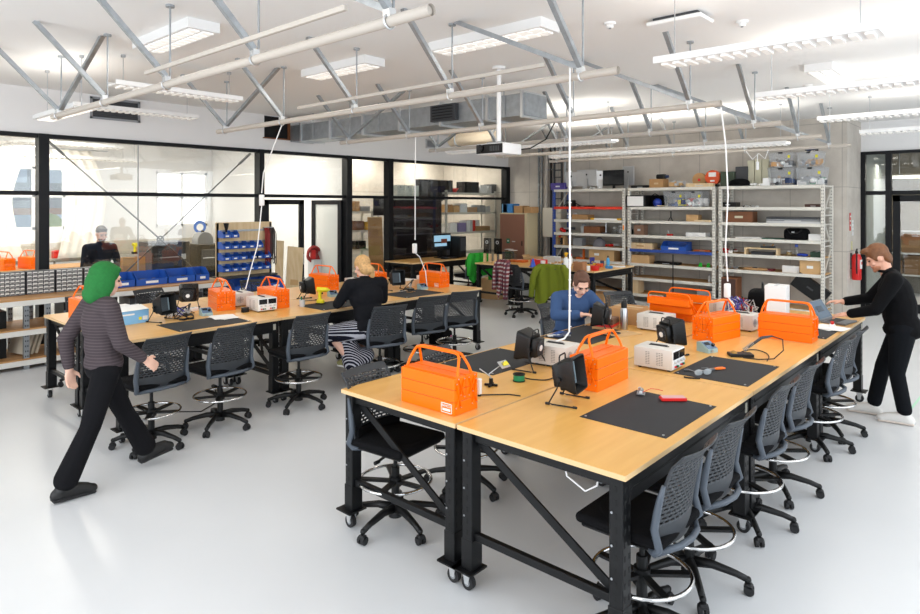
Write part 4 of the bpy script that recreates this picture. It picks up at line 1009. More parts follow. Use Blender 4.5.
def tub(px0, px1, lev, hpx, label, label2, mats, base=None, X=SX, D=.4):
    p, w, h = base or sp(px0, px1, lev, hpx, X); t = T('clear_storage_tub', label, 'storage tub', p, 0, 'clear plastic storage tubs')
    m = MB(); b, tp = .43, .5; V = []
    def rect(f, z): return [(-D*f, -w*f, z), (D*f, -w*f, z), (D*f, w*f, z), (-D*f, w*f, z)]
    lo = [m.bm.verts.new(q) for q in rect(b, 0)]; hi = [m.bm.verts.new(q) for q in rect(tp-.01, h*.93)]
    m.bm.faces.new(lo[::-1])
    for k in range(4): m.bm.faces.new((lo[k], lo[(k+1) % 4], hi[(k+1) % 4], hi[k]))
    m.build('tub_body', TUBM, t)
    m = MB(); m.box((0, 0, h*.96), (D, w, h*.06), bev=.004); m.build('lid', TUBM, t)
    m = MB(); m.box((-D*.5-.004, 0, h*.93), (.012, w*.16, h*.1)); m.build('latch', BPLA, t)
    m = MB(); m.box((-D*.47-.006, -w*.32, h*.68), (.003, .04, .05)); m.build('sticker', YEL, t)
    jumble(0, 0, 0, 0, label2, 'loose_parts', 'parts', mats, 34, D*.7, base=((p[0], p[1], p[2]+.004), w*.84, h*.7))
    return p, w, h
# left rack
cbox(553, 567, 0, 7, 'purple printed box at the left end of the top shelf', M('purple_print', '#54479a', .5), .2, lab=WPLA, name='printed_box')
monitor(566, 577, 0, 18, 'silver all-in-one computer seen from behind, leftmost on the top shelf', rz=.1)
monitor(577, 597, 0, 20, 'silver all-in-one computer back with black emblem, second on the shelf')
monitor(597, 604, 0, 19, 'thin silver screen edge tucked left of the black monitor', rz=.35)
monitor(603, 624, 0, 19, 'black flat monitor facing us on the top shelf', False, X=13.1)
monitor(622, 635, 0, 23, 'pale silver screen standing right of the black monitor', X=13.45, rz=-.2)
jumble(588, 601, 0, 3, 'white crumpled bits on the shelf in front of the silver computer', 'white_scraps', 'scraps', [WPLA, LGREY], 8, .1, X=13.05)
t = T('camera_rig', 'black machine with lenses on the red-edged shelf', 'equipment', sp(563, 579, 1, 8)[0])
m = MB(); m.box((0, 0, .08), (.2, .18, .16), bev=.02); m.build('body', BPLA, t); m = MB(); m.cyl((-.1, .04, .1), (-.14, .04, .1), .035, n=14); m.cyl((-.1, -.06, .1), (-.14, -.06, .1), .03, n=14); m.build('lens', DGREY, t); m = MB(); m.bar((0, -.1, .1), (0, -.28, .02), .02, .02); m.bar((0, .1, .1), (0, .2, .02), .02, .02); m.build('arm', BPLA, t)
flat(580, 592, 1, 1.5, 'thin black flat case lying on the red-edged shelf', 'flat_case', 'case', BPLA, .3)
jar(566, 571, 2, 6, 'first clear jar left on the second shelf down'); jar(573, 578, 2, 6.5, 'second clear jar beside the small carton on the rack')
cbox(575, 591, 2, 5, 'small brown carton right of the clear jars on the left rack', CARD, .3, X=13.3)
t = T('spirit_level', 'white spirit level with yellow ends on the left rack', 'level', sp(591, 621, 2, 2, 13.06)[0])
m = MB(); w_ = sp(591, 621, 2, 2, 13.06)[1]; m.box((0, 0, .022), (.05, w_*.76, .04)); m.build('bar', WPLA, t); m = MB()
for s in (-1, 1): m.box((0, s*w_*.44, .024), (.055, w_*.12, .046), bev=.004)
m.build('end_cap', M('level_yellow', '#e8b21a', .4), t)
jumble(560, 574, 3, 8, 'heap of red and black parts on the left rack', 'scrap_heap', 'parts', [BPLA, RED, LGREY], 12)
jar(581, 587, 3, 9, 'grey upright canister on the left rack', LGREY, GREY, name='canister', cat='canister')
cbox(587, 603, 3, 7, 'open brown tray box behind a tool stand, left rack', BROWNW, .3, name='wooden_tray')
jar(612, 617, 3, 7, 'round glass jar left of another jar near the rack post'); jar(617, 624, 3, 8.5, 'bigger glass jar next to the orange tag on the post')
t = T('drill_stand', 'dark drill stand with a column on the left rack', 'tool stand', sp(602, 610, 3, 9)[0])
m = MB(); m.box((0, 0, .012), (.2, .17, .024), bev=.005); m.build('base', DGREY, t); m = MB(); m.cyl((0, 0, .02), (0, 0, .26), .016); m.build('column', STEEL, t)
m = MB(); m.box((0, 0, 0), (.01, .03, .1)); tag(m.build('post_tag', M('tag_orange', '#f08a1c', .5)), 'small orange tag stuck on the rack post', 'tag').location = (12.996, YB[1]+.06, 1.6)
t = T('wooden_cradle', 'wooden cradle with a red top on the left rack', 'wooden frame', sp(556, 567, 4, 9)[0]); w_ = .22
m = MB()
for s in (-1, 1): m.box((0, s*.11, .09), (.16, .04, .18))
m.box((0, 0, .2), (.16, .26, .04), bev=.01); m.build('frame', CARD2, t); m = MB(); m.ball((-.02, 0, .2), (.07, .08, .035), 12); m.build('red_pad', M('pad_red', '#d93a1c', .5), t)
cbox(575, 584, 4, 8, 'grey metal box on the fifth shelf of the left rack', GREY, .2, name='metal_box')
t = T('grey_cloth_sack', 'grey slumped sack on the fifth shelf of the left rack', 'sack', sp(593, 606, 4, 9)[0])
m = MB(); m.lathe([(.15, 0), (.16, .05), (.12, .14), (.05, .2), (.02, .22)], n=14); m.build('cloth', M('sack_grey', '#7c7a80', .9, bump=.6, bs=30), t); m = MB(); m.ring((0, 0, .195), .055, .012, 14, 6); m.build('tie', DGREY, t)
jumble(606, 616, 4, 5, 'red and brown small things right of the grey sack', 'small_parts', 'parts', [RED, MISC[3], LGREY], 9)
t = T('orange_clamp', 'orange bench clamp on the sixth shelf of the left rack', 'clamp', sp(577, 587, 5, 10, 13.1)[0])
m = MB(); m.box((0, .03, .025), (.1, .2, .05)); m.box((0, -.05, .12), (.06, .03, .24)); m.build('jaw', M('clamp_orange', '#c9601f', .5), t); m = MB(); m.cyl((0, .03, .05), (0, .03, .13), .012); m.cyl((-.06, .03, .13), (.06, .03, .13), .006); m.build('screw', STEEL, t)
cbox(592, 608, 5, 12, 'open cardboard box at the left of a pair, left rack', CARD2, .3, flap=True, lab=PAPER); cbox(608, 617, 5, 11, 'narrow cardboard box beside an open one, left rack', CARD2, .3)
# middle rack
flat(634, 652, 0, 3, 'stack of black trays on the middle rack top', 'tray_stack', 'trays', BPLA, .3, 3)
p = cbox(652, 666, 0, 9, 'brown cardboard box on the middle rack top, black tool on it', CARD, .28, lab=TAPE)
t = T('black_power_tool', 'black and blue tool sitting on the brown top box', 'power tool', plus(sp(656, 667, 0, 9)[0], sp(652, 666, 0, 9)[2]+.002))
m = MB(); m.box((0, 0, .05), (.14, .2, .1), bev=.02); m.build('body', BPLA, t); m = MB(); m.cyl((0, -.1, .05), (0, -.16, .05), .03); m.build('nozzle', NAVY, t)
jumble(668, 686, 0, 9, 'tangle of white cables and plugs on the middle rack top', 'cable_tangle', 'cables', [WPLA, LGREY, CARD2], 30)
t = T('wooden_disc_reel', 'brown wooden disc on a stand on the middle rack top', 'reel', sp(693, 707, 0, 15, 13.35)[0])
m = MB(); m.cyl((-.04, 0, .16), (.02, 0, .16), .145, n=28); m.build('disc', CARD, t); m = MB(); m.cyl((-.042, 0, .16), (-.05, 0, .16), .03); m.build('red_hub', RED, t); m = MB(); m.box((0, .0, .012), (.16, .26, .024)); m.bar((0, .12, .02), (0, .03, .16), .03, .02); m.build('cradle', PINE, t)
t = T('orange_cable_drum', 'round orange cable drum with white label on the middle rack top', 'cable drum', sp(707, 720, 0, 17, 13.3)[0])
m = MB(); m.cyl((-.06, 0, .2), (.06, 0, .2), .15, n=28); m.build('drum', M('drum_orange', '#e0521c', .4), t); m = MB(); m.box((-.062, 0, .26), (.004, .15, .09)); m.box((-.062, 0, .13), (.004, .09, .03)); m.build('label_patch', WPLA, t); m = MB(); m.box((0, .0, .03), (.16, .2, .06)); m.build('stand', BPLA, t)
flat(687, 714, 0, 4, 'shallow wooden tray in front of the disc and drum', 'wooden_tray', 'tray', PINE, .12, X=13.06)
t = T('white_faced_bin', 'black crate with a white front panel on the middle rack', 'crate', sp(629, 648, 1, 12.5, 13.15)[0]); w_ = sp(629, 648, 1, 12.5, 13.15)[1]
m = MB(); m.box((.0, 0, .13), (.3, w_, .26), bev=.01); m.build('body', BPLA, t); m = MB(); m.box((-.152, 0, .13), (.004, w_*.84, .21), bev=.001); m.build('front_panel', WPLA, t)
t = T('black_helmet_bag', 'black bag with a blue ball in front on the middle rack', 'bag', sp(648, 667, 1, 13, 13.4)[0]); m = MB(); m.box((0, 0, .13), (.25, .38, .26), bev=.06, seg=3); m.build('bag_body', FAB, t, smooth=True); m = MB(); m.tube([(-.1, -.1, .24), (-.12, 0, .29), (-.1, .1, .24)], .012); m.build('carry_strap', BPLA, t)
t = T('blue_ball', 'shiny blue ball on the middle rack beside the clear tubs', 'ball', sp(653, 662, 1, 10, 13.12)[0]); m = MB(); m.ball((0, 0, .095), .095, 18); m.build('shell', M('ball_blue', '#1f3a9a', .25), t, smooth=True); m = MB(); m.cyl((-.1, -.03, .03), (-.02, -.32, .02), .008); m.build('stick', PINE, t)
tub(667, 688, 1, 16, 'clear tub of sticks and parts, left of two on the middle rack', 'blue, wood and yellow bits inside the left middle tub', [MISC[6], PINE, GREY, YEL, NAVY]); tub(688, 706, 1, 16, 'clear tub with a red item, right of two on the middle rack', 'white, red and grey bits inside the right middle tub', [WPLA, RED, GREY, LGREY])
t = T('mini_tripod', 'small black tripod on the middle rack', 'tripod', sp(668, 674, 2, 10)[0]); m = MB()
for k in range(3): a = 2*PI*k/3; m.cyl((0, 0, .1), (.06*math.cos(a), .06*math.sin(a), .004), .008)
m.build('leg', BPLA, t); m = MB(); m.cyl((0, 0, .09), (0, 0, .21), .012); m.ball((0, 0, .2), .018, 8); m.build('column', BPLA, t)
cbox(688, 700, 2, 7, 'small pale wooden box on the third shelf of the middle rack', CARD2, .2, name='wooden_box'); flat(696, 712, 2, 2, 'flat wooden offcuts right of the pale wooden box', 'wood_offcuts', 'offcuts', PINE, .2, X=13.06)
cbox(636, 646, 3, 10, 'brown perforated box on the fourth shelf of the middle rack', M('brown_box', '#8b6b57', .8), .2, lab=LGREY); jar(628, 633, 3, 7, 'black lidded jar beside the brown perforated box', BPLA, DGREY)
t = T('red_handled_tool', 'small tool with red base on the fourth shelf of the middle rack', 'tool', sp(667, 673, 3, 6)[0]); m = MB(); m.box((0, 0, .02), (.08, .12, .04), bev=.01); m.build('base', RED, t); m = MB(); m.cyl((0, .02, .04), (0, .05, .12), .01); m.build('spike', LGREY, t)
flat(688, 708, 3, 4.5, 'white foam slab on the fourth shelf of the middle rack', 'foam_slab', 'slab', WPLA, .24)
cbox(631, 655, 4, 6, 'long pine box on the blue-edged shelf', PINE, .26, name='pine_box', lab=CARD)
def hopper(p, w, h, label, group=None, D=.2, rz=0, fill=None, mat=None):
    t = T('storage_bin', label, 'bin', p, rz, group); mt = mat or BLUE
    m = MB(); th = .004
    prof = [(-D/2, 0), (D/2, 0), (D/2, h), (-D*.1, h), (-D*.1-.001, h*.98), (-D/2, h*.5)]
    for s in (-1, 1): m.prism(prof, (0, s*(w/2)-(th if s > 0 else 0), 0), (1, 0, 0), (0, 0, 1), (0, 1, 0), th)
    m.box((0, 0, th/2), (D, w-2*th, th)); m.box((D/2-th/2, 0, h/2), (th, w-2*th, h-.002)); m.box((-D/2+th/2, 0, h*.25), (th, w-2*th, h*.5)); m.build('bin_shell', mt, t)
    m = MB(); m.box((-D/2-.0015, 0, h*.25), (.003, w*.4, h*.18)); m.build('label_card', PAPER, t)
    if fill:
        m = MB(); rnd = random.Random(label)
        for k in range(8): m.ball((rnd.uniform(-D*.3, D*.35), rnd.uniform(-w*.35, w*.35), h*.25), (w*.12, w*.12, h*.2), 6)
        m.build('contents', fill, t, kind='stuff')
    return t
p, w_, h_ = sp(664, 689, 4, 9, 13.15); hopper(p, w_, h_, 'blue open bin on the blue-edged shelf', D=.3, fill=DGREY)
flat(694, 711, 4, 1.8, 'orange handled saw lying on the blue-edged shelf', 'hand_saw', 'saw', M('clamp_orange'), .05)
cbox(634, 652, 5, 8, 'cardboard box on the shelf below the blue beam', CARD2, .3); flat(656, 680, 5, 2.5, 'black flat instrument below the blue beam', 'flat_instrument', 'instrument', BPLA, .2)
for a, b, l in ((698, 703, 'left one of two small green clamps on the middle rack'), (706, 711, 'right one of two small green clamps on the middle rack')):
    t = T('green_clamp', l, 'clamp', sp(a, b, 5, 5, 13.1)[0], 0, 'small green clamps'); GC = M('clamp_green', '#2bbf3a', .4); m = MB(); m.box((0, 0, .02), (.05, .08, .04), bev=.01); m.build('base', GC, t); m = MB(); m.ball((0, 0, .06), (.025, .035, .03), 10); m.build('knob', GC, t)
t = T('black_stand_pole', 'thin black pole standing on the floor before the middle rack', 'stand', (12.82, ty(673, 12.82), 0)); m = MB(); m.cyl((0, 0, .03), (0, 0, 1.08), .012); m.build('pole', BPLA, t); m = MB()
for k in range(3): a = 2*PI*k/3; m.cyl((0, 0, .1), (.1*math.cos(a), .14*math.sin(a), .008), .008)
m.build('leg', BPLA, t)
# right rack
for a, b, l in ((723, 729.5, 'left dark green crate on the right rack top'), (729.5, 737, 'dark green crate next to the black one, right rack top')): cbox(a, b, 0, 15, l, M('crate_green', '#3d4a38', .6), .3, name='crate', X=13.35)
cbox(738, 750, 0, 20, 'tall black box behind the black cloth, right rack top', DGREY, .3, name='black_box', X=13.4)
t = T('black_cloth_heap', 'crumpled black cloth on the right rack top', 'cloth', sp(731, 748, 0, 10, 13.08)[0]); m = MB(); m.ball((0, 0, .075), (.09, .2, .08), 14); m.ball((0, -.1, .04), (.1, .12, .05), 12); m.build('folds', FAB, t, smooth=True); m = MB(); m.ball((0, .12, .03), (.08, .1, .035), 10); m.build('loose_end', FAB, t, smooth=True)
for k in range(3):
    a = 748.5+k*7.3; cbox(a, a+6.6, 0, (26, 27, 27)[k], ['leftmost', 'middle', 'rightmost'][k]+' of three upright beige metal cases on the right rack', M('panel_beige', '#c9c6ad', .5), .12, name='beige_case', X=13.35, cat='case')
jumble(751, 764, 0, 4, 'crumpled white paper in front of the beige panels', 'crumpled_paper', 'paper', [WPLA, PAPER], 9, .1, X=13.05); cbox(763, 770, 0, 8, 'small white card box in front of the beige panels', WPLA, .1, rz=.3, X=13.1, name='white_box')
B1 = tub(770.5, 797, 0, 18, 'lower left clear tub in the stack of four', 'dark and brown parts inside the lower left tub', [DGREY, MISC[3], CARD, NAVY, MISC[1], LGREY]); B2 = tub(798.5, 827, 0, 18, 'lower right clear tub in the stack of four', 'grey and green parts inside the lower right tub', [DGREY, GREY, MISC[3], GREEN, WPLA])
u1 = tub(0, 0, 0, 0, 'upper left clear tub in the stack of four', 'brown and black parts inside the upper left tub', [MISC[3], CARD, DGREY, WPLA], base=((B1[0][0], B1[0][1], B1[0][2]+B1[2]+.002), B1[1]*.95, B1[2]*.85)); u2 = tub(0, 0, 0, 0, 'upper right clear tub with cardboard in the stack of four', 'cardboard pieces inside the upper right tub', [CARD, CARD2, CARD, GREY], base=((B2[0][0], B2[0][1]+.02, B2[0][2]+B2[2]+.002), B2[1]*.85, B2[2]*.85))
jumble(0, 0, 0, 0, 'dark bundle lying on the upper right tub', 'dark_bundle', 'bundle', [BPLA, NAVY, DGREY], 12, .2, base=((u2[0][0], u2[0][1], u2[0][2]+u2[2]+.004), .26, .13))
cbox(722, 738, 1, 5, 'low black device on the second shelf of the right rack', BPLA, .25, name='black_device', lab=LGREY); jumble(740, 761, 1, 3, 'small white bits on the second shelf of the right rack', 'small_parts', 'parts', [WPLA, LGREY, BPLA], 10, .1, X=13.08); flat(806, 823, 1, 3.5, 'dark brown flat tool at the right end of the second shelf', 'dark_tool', 'tool', M('dark_brown', '#4a2f26', .6), .2)
cbox(728, 755, 2, 11, 'wooden radio-like box with beige front on the right rack', BROWNW, .3, name='wooden_box', lab=M('panel_beige'))
flat(769, 823, 2, 6.5, 'stack of flat grey panels on the third shelf of the right rack', 'panel_stack', 'panels', [LGREY, GREY, DGREY], .36, 3)
flat(738, 763, 3, 1.6, 'thin sheets of paper on the fourth shelf of the right rack', 'paper_pile', 'papers', PAPER, .3, 2); flat(764, 784, 3, 1.2, 'green cutting mat lying left of the black bag', 'cutting_mat', 'mat', M('cut_green', '#2f5a48', .6), .3)
t = T('black_tool_bag', 'black zipped tool bag on the right rack', 'bag', sp(785, 809, 3, 14)[0]); w_ = sp(785, 809, 3, 14)[1]; m = MB(); m.box((0, 0, .11), (.28, w_, .22), bev=.07, seg=4); m.build('bag_body', FAB, t, smooth=True); m = MB(); m.tube([(-.13, -.12, .2), (-.18, -.06, .14), (-.19, .06, .12), (-.13, .14, .2)], .01); m.build('carry_strap', BPLA, t); m = MB(); m.box((-.142, .03, .15), (.004, .05, .02)); m.build('tag_patch', LGREY, t)
cbox(810, 823, 3, 6.5, 'white card box right of the black tool bag', WPLA, .22, name='white_box')
jumble(723, 738, 4, 6, 'mixed small tools on the fifth shelf of the right rack', 'small_tools', 'tools', [RED, CARD, DGREY, WPLA], 14)
t = T('wooden_riser', 'low pine riser frame on the right rack', 'wooden frame', sp(746, 779, 4, 6, 13.1)[0]); w_ = sp(746, 779, 4, 6, 13.1)[1]; m = MB(); m.box((0, 0, .125), (.2, w_, .02))
for s in (-1, 1): m.box((0, s*(w_/2-.012), .058), (.2, .024, .115))
m.build('frame', PINE, t); m = MB(); m.box((.05, 0, .03), (.1, w_*.7, .06), bev=.01); m.build('drawer_tray', DGREY, t)
t = T('hand_plane', 'dark hand tool sitting on the pine riser', 'hand tool', plus(sp(760, 776, 4, 6, 13.1)[0], .137)); m = MB(); m.box((0, 0, .02), (.07, .26, .04), bev=.01); m.build('body', DGREY, t); m = MB(); m.ball((0, .07, .05), .02, 10); m.bar((0, -.07, .03), (0, -.1, .08), .02, .025); m.build('grip', CARD, t)
jar(794, 799, 4, 12, 'clear bottle with blue cap on the right rack', ACRYL, M('cap_blue', '#2a4fb0', .4), name='bottle', cat='bottle', X=13.1); jar(786, 792, 4, 5, 'low amber jar left of the clear bottle', M('amber_jar', '#b5a070', .2, alpha=.6))
t = T('goggles_case', 'blue goggles case right of the clear bottle', 'case', sp(799, 806, 4, 5, 13.1)[0]); m = MB(); m.ball((0, 0, .035), (.08, .1, .035), 12); m.build('shell', M('ball_blue'), t, smooth=True); m = MB(); m.box((-.07, 0, .03), (.03, .03, .01)); m.build('clasp', BPLA, t)
cbox(812, 823, 4, 5.5, 'dark green box at the right end of the fifth shelf', M('box_green', '#1f3d2d', .6), .25, name='green_box')
t = T('wooden_instrument', 'brown wooden curved piece with a dark hole on the right rack', 'wooden piece', sp(745, 765, 5, 4, 13.1)[0]); m = MB(); m.ball((0, .05, .03), (.12, .17, .03), 16); m.ball((0, -.12, .03), (.09, .12, .03), 16); m.build('body', CARD, t, smooth=True); m = MB(); m.cyl((-.02, 0, .05), (-.02, 0, .063), .05); m.build('dark_hole', BPLA, t)
flat(764, 774, 5, 2, 'dark red folder beside the wooden curved piece', 'folder', 'folder', M('dark_red', '#7a2530', .6), .2); jumble(724, 742, 5, 3, 'scattered small metal parts on the sixth shelf of the right rack', 'metal_parts', 'parts', [STEEL, GREY, LGREY], 14)
cbox(784, 801, 5, 7, 'long white box on the sixth shelf of the right rack', WPLA, .25, name='white_box'); cbox(802, 823, 5, 14, 'brown cardboard box with white label on the right rack', CARD2, .35, lab=PAPER)
t = T('wooden_speaker', 'wooden loudspeaker cabinet on the lowest shelf of the right rack', 'speaker', sp(722, 741, 7, 16, 13.15)[0]); m = MB(); m.box((0, 0, .2), (.3, .3, .5), bev=.004); m.build('cabinet', BROWNW, t); m.M = Matrix.Identity(4)
m = MB(); m.box((-.152, 0, .22), (.005, .26, .4)); m.build('grille_cloth', M('dark_brown'), t)
t.location.z += .05
t = T('black_flight_case', 'black flat case leaning at the right end of the lowest shelf', 'case', (13.1, ty(808, 13.1), .17)); m = MB(); m.M = Matrix.Rotation(R(35), 4, 'X'); m.box((0, .1, .22), (.12, .62, .3), bev=.01); m.build('shell', BPLA, t); m = MB(); m.M = Matrix.Rotation(R(35), 4, 'X'); m.box((-.062, .1, .22), (.006, .12, .03)); m.build('handle', DGREY, t); t.location.z = .33
flat(742, 765, 7, 4, 'red and brown boards on the lowest shelf of the right rack', 'board_stack', 'boards', [RED, MISC[3]], .3, 2)
cbox(634, 641, 7, 14, 'upright narrow wooden box low on the middle rack', PINE, .3, name='wooden_box'); cbox(700, 716, 7, 9, 'grey box low on the middle rack behind the bench', GREY, .3, name='metal_box')
for k in range(3): jar(708+k*3.4, 711+k*3.4, 6, 8-k, ['left', 'centre', 'right'][k]+' one of three small canisters low on the middle rack', LGREY, GREY, name='canister', cat='canister')
# ------------------------------------------------------------------ corner by the racks
t = T('metal_cabinet', 'beige steel cabinet with a brown door in the back corner', 'cabinet', (13.05, 9.7, 0))
m = MB(); m.box((.0, 0, .95), (.45, .86, 1.9), bev=.005); m.build('carcass', M('cab_beige', '#c9bb97', .5), t)
m = MB(); m.box((-.23, 0.03, .98), (.012, .76, 1.78), bev=.003); d = m.build('door', M('door_brown', '#8a5f4c', .5), t); m = MB(); m.box((-.243, -.28, 1.15), (.02, .02, .12), bev=.004); m.build('handle', BPLA, d)
m = MB(); m.box((-.2375, .15, 1.2), (.002, .1, .12)); m.build('green_sticker', M('sign_green', '#1b6b4a', .5), d); m = MB(); m.box((-.239, .15, 1.2), (.001, .05, .018)); m.box((-.239, .15, 1.2), (.001, .018, .05)); m.build('cross_mark', WPLA, d); m = MB(); m.box((-.2375, -.02, 1.19), (.002, .1, .02)); m.build('text_strip', LGREY, d)
for (a, b, hh, c, l) in ((497, 503, 9, SKYB, 'small blue and white box, left on the steel cabinet'), (505, 516, 9, M('carton_blue', '#3b86c9', .5), 'bright blue carton on the steel cabinet'), (516, 526, 7, CARD, 'brown carton second from right on the steel cabinet'), (526, 535, 6, CARD, 'brown carton at the right end on the steel cabinet')):
    y0, y1 = ty(b, 12.95), ty(a, 12.95); cbox(0, 0, 0, 0, l, c, .3, p=((12.98, min(9.98, (y0+y1)/2), 1.902), (y1-y0)*.86, hh/642*16.1), name='carton')
t = T('wall_cupboard', 'white cupboard panel on the concrete wall left of the racks', 'cupboard', (13.65, 9.02, 1.3)); m = MB(); m.box((0, 0, .36), (.26, .56, .74), bev=.006); m.build('carcass', M('cup_white', '#e2dccd', .5), t); m = MB(); m.box((-.134, .0, .36), (.01, .54, .72), bev=.002); d = m.build('door', M('cup_white'), t); m = MB(); m.cyl((-.14, -.22, .2), (-.165, -.22, .2), .012); m.build('knob', STEEL, d)
def ladder(y, w, label, mat, X=13.74, z0=.0):
    t = T('cable_ladder', label, 'cable tray', (X, y, z0)); m = MB()
    for s in (-1, 1): m.box2((-.03, s*w/2-.012, 0), (.03, s*w/2+.012, CZ-z0))
    m.build('rail', mat, t); m = MB(); m.box((0, 0, 0), (.03, w, .03)); me = m.mesh('rung', mat, 35)
    for k in range(int((CZ-z0)/.18)): o = bpy.data.objects.new('rung', me); COL.objects.link(o); o.parent = t; o.location = (0, 0, .1+k*.18)
ladder(ty(540.5, 13.74), .1, 'narrow galvanised cable ladder up the concrete wall, left of two', GALV); ladder(ty(558, 13.74), .22, 'wide dark cable ladder up the concrete wall behind the rack', M('ladder_dark', '#5a5d61', .5, .6))
for px, r, mt, l in ((546.5, .05, PIPE, 'thick pale riser pipe between the cable ladders'), (551, .03, BPLA, 'slim black riser pipe beside the pale one'), (565, .03, GALV, 'slim galvanised riser pipe right of the dark ladder')):
    t = T('riser_pipe', l, 'pipe', (13.74, ty(px, 13.74), 0)); m = MB(); m.cyl((0, 0, 0), (0, 0, CZ), r, n=14); m.build('pipe', mt, t); m = MB()
    for z in (.8, 1.9, 3.0): m.box((.02, 0, z), (.08, r*2.6, .03))
    m.build('bracket', GALV, t)
# extinguisher and notices on the column side
t = T('fire_extinguisher', 'red fire extinguisher hanging on the wall by the door', 'fire extinguisher', (14.1, YC-.1, .68))
m = MB(); m.lathe([(.075, 0), (.082, .02), (.082, .42), (.06, .48), (.03, .5)], n=22); m.build('cylinder', M('ext_red', '#d11a1a', .3), t)
m = MB(); m.box((-.0, -.07, .3), (.1, .03, .17)); m.mi = 1; m.box((0, -.0855, .32), (.08, .002, .05)); m.build('label_band', [WPLA, RED], t)
m = MB(); m.cyl((0, 0, .5), (0, 0, .54), .025); m.bar((-.06, 0, .55), (.07, 0, .56), .02, .012); m.bar((-.03, 0, .54), (.06, 0, .585), .02, .012); m.build('valve_lever', BPLA, t); m = MB(); m.tube([(-.03, 0, .53), (-.09, -.02, .48), (-.1, -.02, .3), (-.085, -.02, .12)], .012); m.build('hose', BPLA, t); m = MB(); m.box((0, .09, .35), (.06, .03, .3)); m.build('wall_bracket', DGREY, t)
def notice(x, z, w, h, mat, label, mat2=None):
    t = T('wall_notice', label, 'notice', (x, YC-.004, z)); m = MB(); m.box((0, 0, 0), (w, .006, h)); m.build('sheet', mat, t); m = MB()
    for k in range(3): m.box((0, -.004, h*.3-k*h*.25), (w*.7, .002, h*.08))
    m.build('print_lines', mat2 or LGREY, t)
notice(14.05, 1.78, .1, .34, M('notice_red', '#cf2b2b', .5), 'narrow red sign above the fire extinguisher', WPLA); notice(14.28, 1.66, .12, .3, WPLA, 'white notice with small print right of the red sign'); notice(14.2, 1.32, .12, .16, M('note_yellow', '#d9d29a', .6), 'pale yellow note just above the fire extinguisher')
# ------------------------------------------------------------------ long bench: drawer units, bins
DRAWF = M('drawer_face', '#e4e2dd', .3)
def drawer_unit(x0, x1, label):
    w = x1-x0; h = .31; t = T('drawer_cabinet', label, 'drawer cabinet', ((x0+x1)/2, 10.02, .9), 0, 'small parts drawer cabinets')
    m = MB(); m.box2((-w/2, .012, 0), (w/2, .17, h)); m.box2((-w/2, -.004, 0), (w/2, .02, .008)); m.box2((-w/2, -.004, h-.008), (w/2, .02, h))
    for s in (-1, 1): m.box((s*(w/2-.004), .008, h/2), (.008, .024, h))
    m.build('case', DGREY, t)
    m = MB(); m.box((0, .002, 0), (w/5-.012, .012, h/6-.012), bev=.002); m.box((0, -.008, .008), (.022, .012, .006)); m.mi = 1; m.box((0, -.005, -.008), (w/5-.02, .003, .014))
    me = m.mesh('drawer', [DRAWF, DGREY], 35)
    for i in range(5):
        for j in range(6):
            o = bpy.data.objects.new('drawer', me); COL.objects.link(o); o.parent = t; o.location = (-w/2+w/5*(i+.5), 0, h/6*(j+.5))
for a, b, l in ((0, 25.5, 'small-drawer cabinet cut by the left edge of view'), (27, 55, 'small-drawer cabinet second from the left on the long bench'), (56.5, 83, 'small-drawer cabinet third from the left on the long bench'), (84.5, 109, 'small-drawer cabinet half hidden by green hair')):
    drawer_unit(tx(a, 10.0), tx(b, 10.0), l)
for a, b, l in ((112, 134, 'blue bin on the long bench just right of the green hair'), (134.5, 166.5, 'wide blue bin second along the long bench'), (167, 194, 'wide blue bin third along the long bench'), (194.5, 208, 'narrow blue bin at the right end of the long bench')):
    x0, x1 = tx(a, 9.9), tx(b, 9.9); hopper(((x0+x1)/2, 10.0, .9), (x1-x0)*.96, .2, l, 'blue bins on the long bench', .3, PI/2, DGREY)
# bin rack
t = T('bin_rack', 'plywood louvre rack full of blue bins left of the doors', 'bin rack', (5.7, 9.98, 0))
m = MB(); m.box((0, .05, 1.36), (1.03, .02, .9)); m.build('back_panel', PINE, t)
for z in (1.04, 1.22, 1.41, 1.6): m = MB(); m.box((0, .03, z+.07), (.98, .02, .03)); m.build('hanging_rail', GALV, t)
m = MB()
for s in (-1, 1): m.bar((s*.49, .06, 0), (s*.49, .06, 1.8), .04, .04); m.bar((s*.49, .06, .03), (s*.49, -.35, .03), .04, .04)
m.box((0, .02, .9), (1.03, .34, .03)); m.box((0, -.15, .66), (1.03, .4, .03)); m.build('stand_frame', DGREY, t)
for z, cols, nm in ((1.56, [0, 1], 'top'), (1.375, [0, 1, 2, 3, 4], 'second'), (1.19, [0, 1, 2, 4, 5, 3.4], 'third'), (1.005, [0, 1, 2, 3, 4, 5], 'fourth')):
    for k, c in enumerate(sorted(cols)):
        hopper((5.27+c*.148, 9.91, z), .135, .12, 'blue bin number word '.replace('number word ', '')+['first', 'second', 'third', 'fourth', 'fifth', 'sixth'][k]+' from the left in the '+nm+' row of the bin rack', 'blue bins on the bin rack', .19, PI/2, random.choice([None, DGREY, MISC[4]]))
for k, l in enumerate(('left', 'middle', 'right')): hopper((5.45+k*.31, 9.8, .677), .29, .2, 'large blue bin, '+l+' of three below the bin rack', 'large blue bins below the rack', .32, PI/2, DGREY)
t = T('test_lead_bundle', 'bunch of red and dark test leads hanging at the bin rack', 'cables', (6.14, 9.98, 1.7))
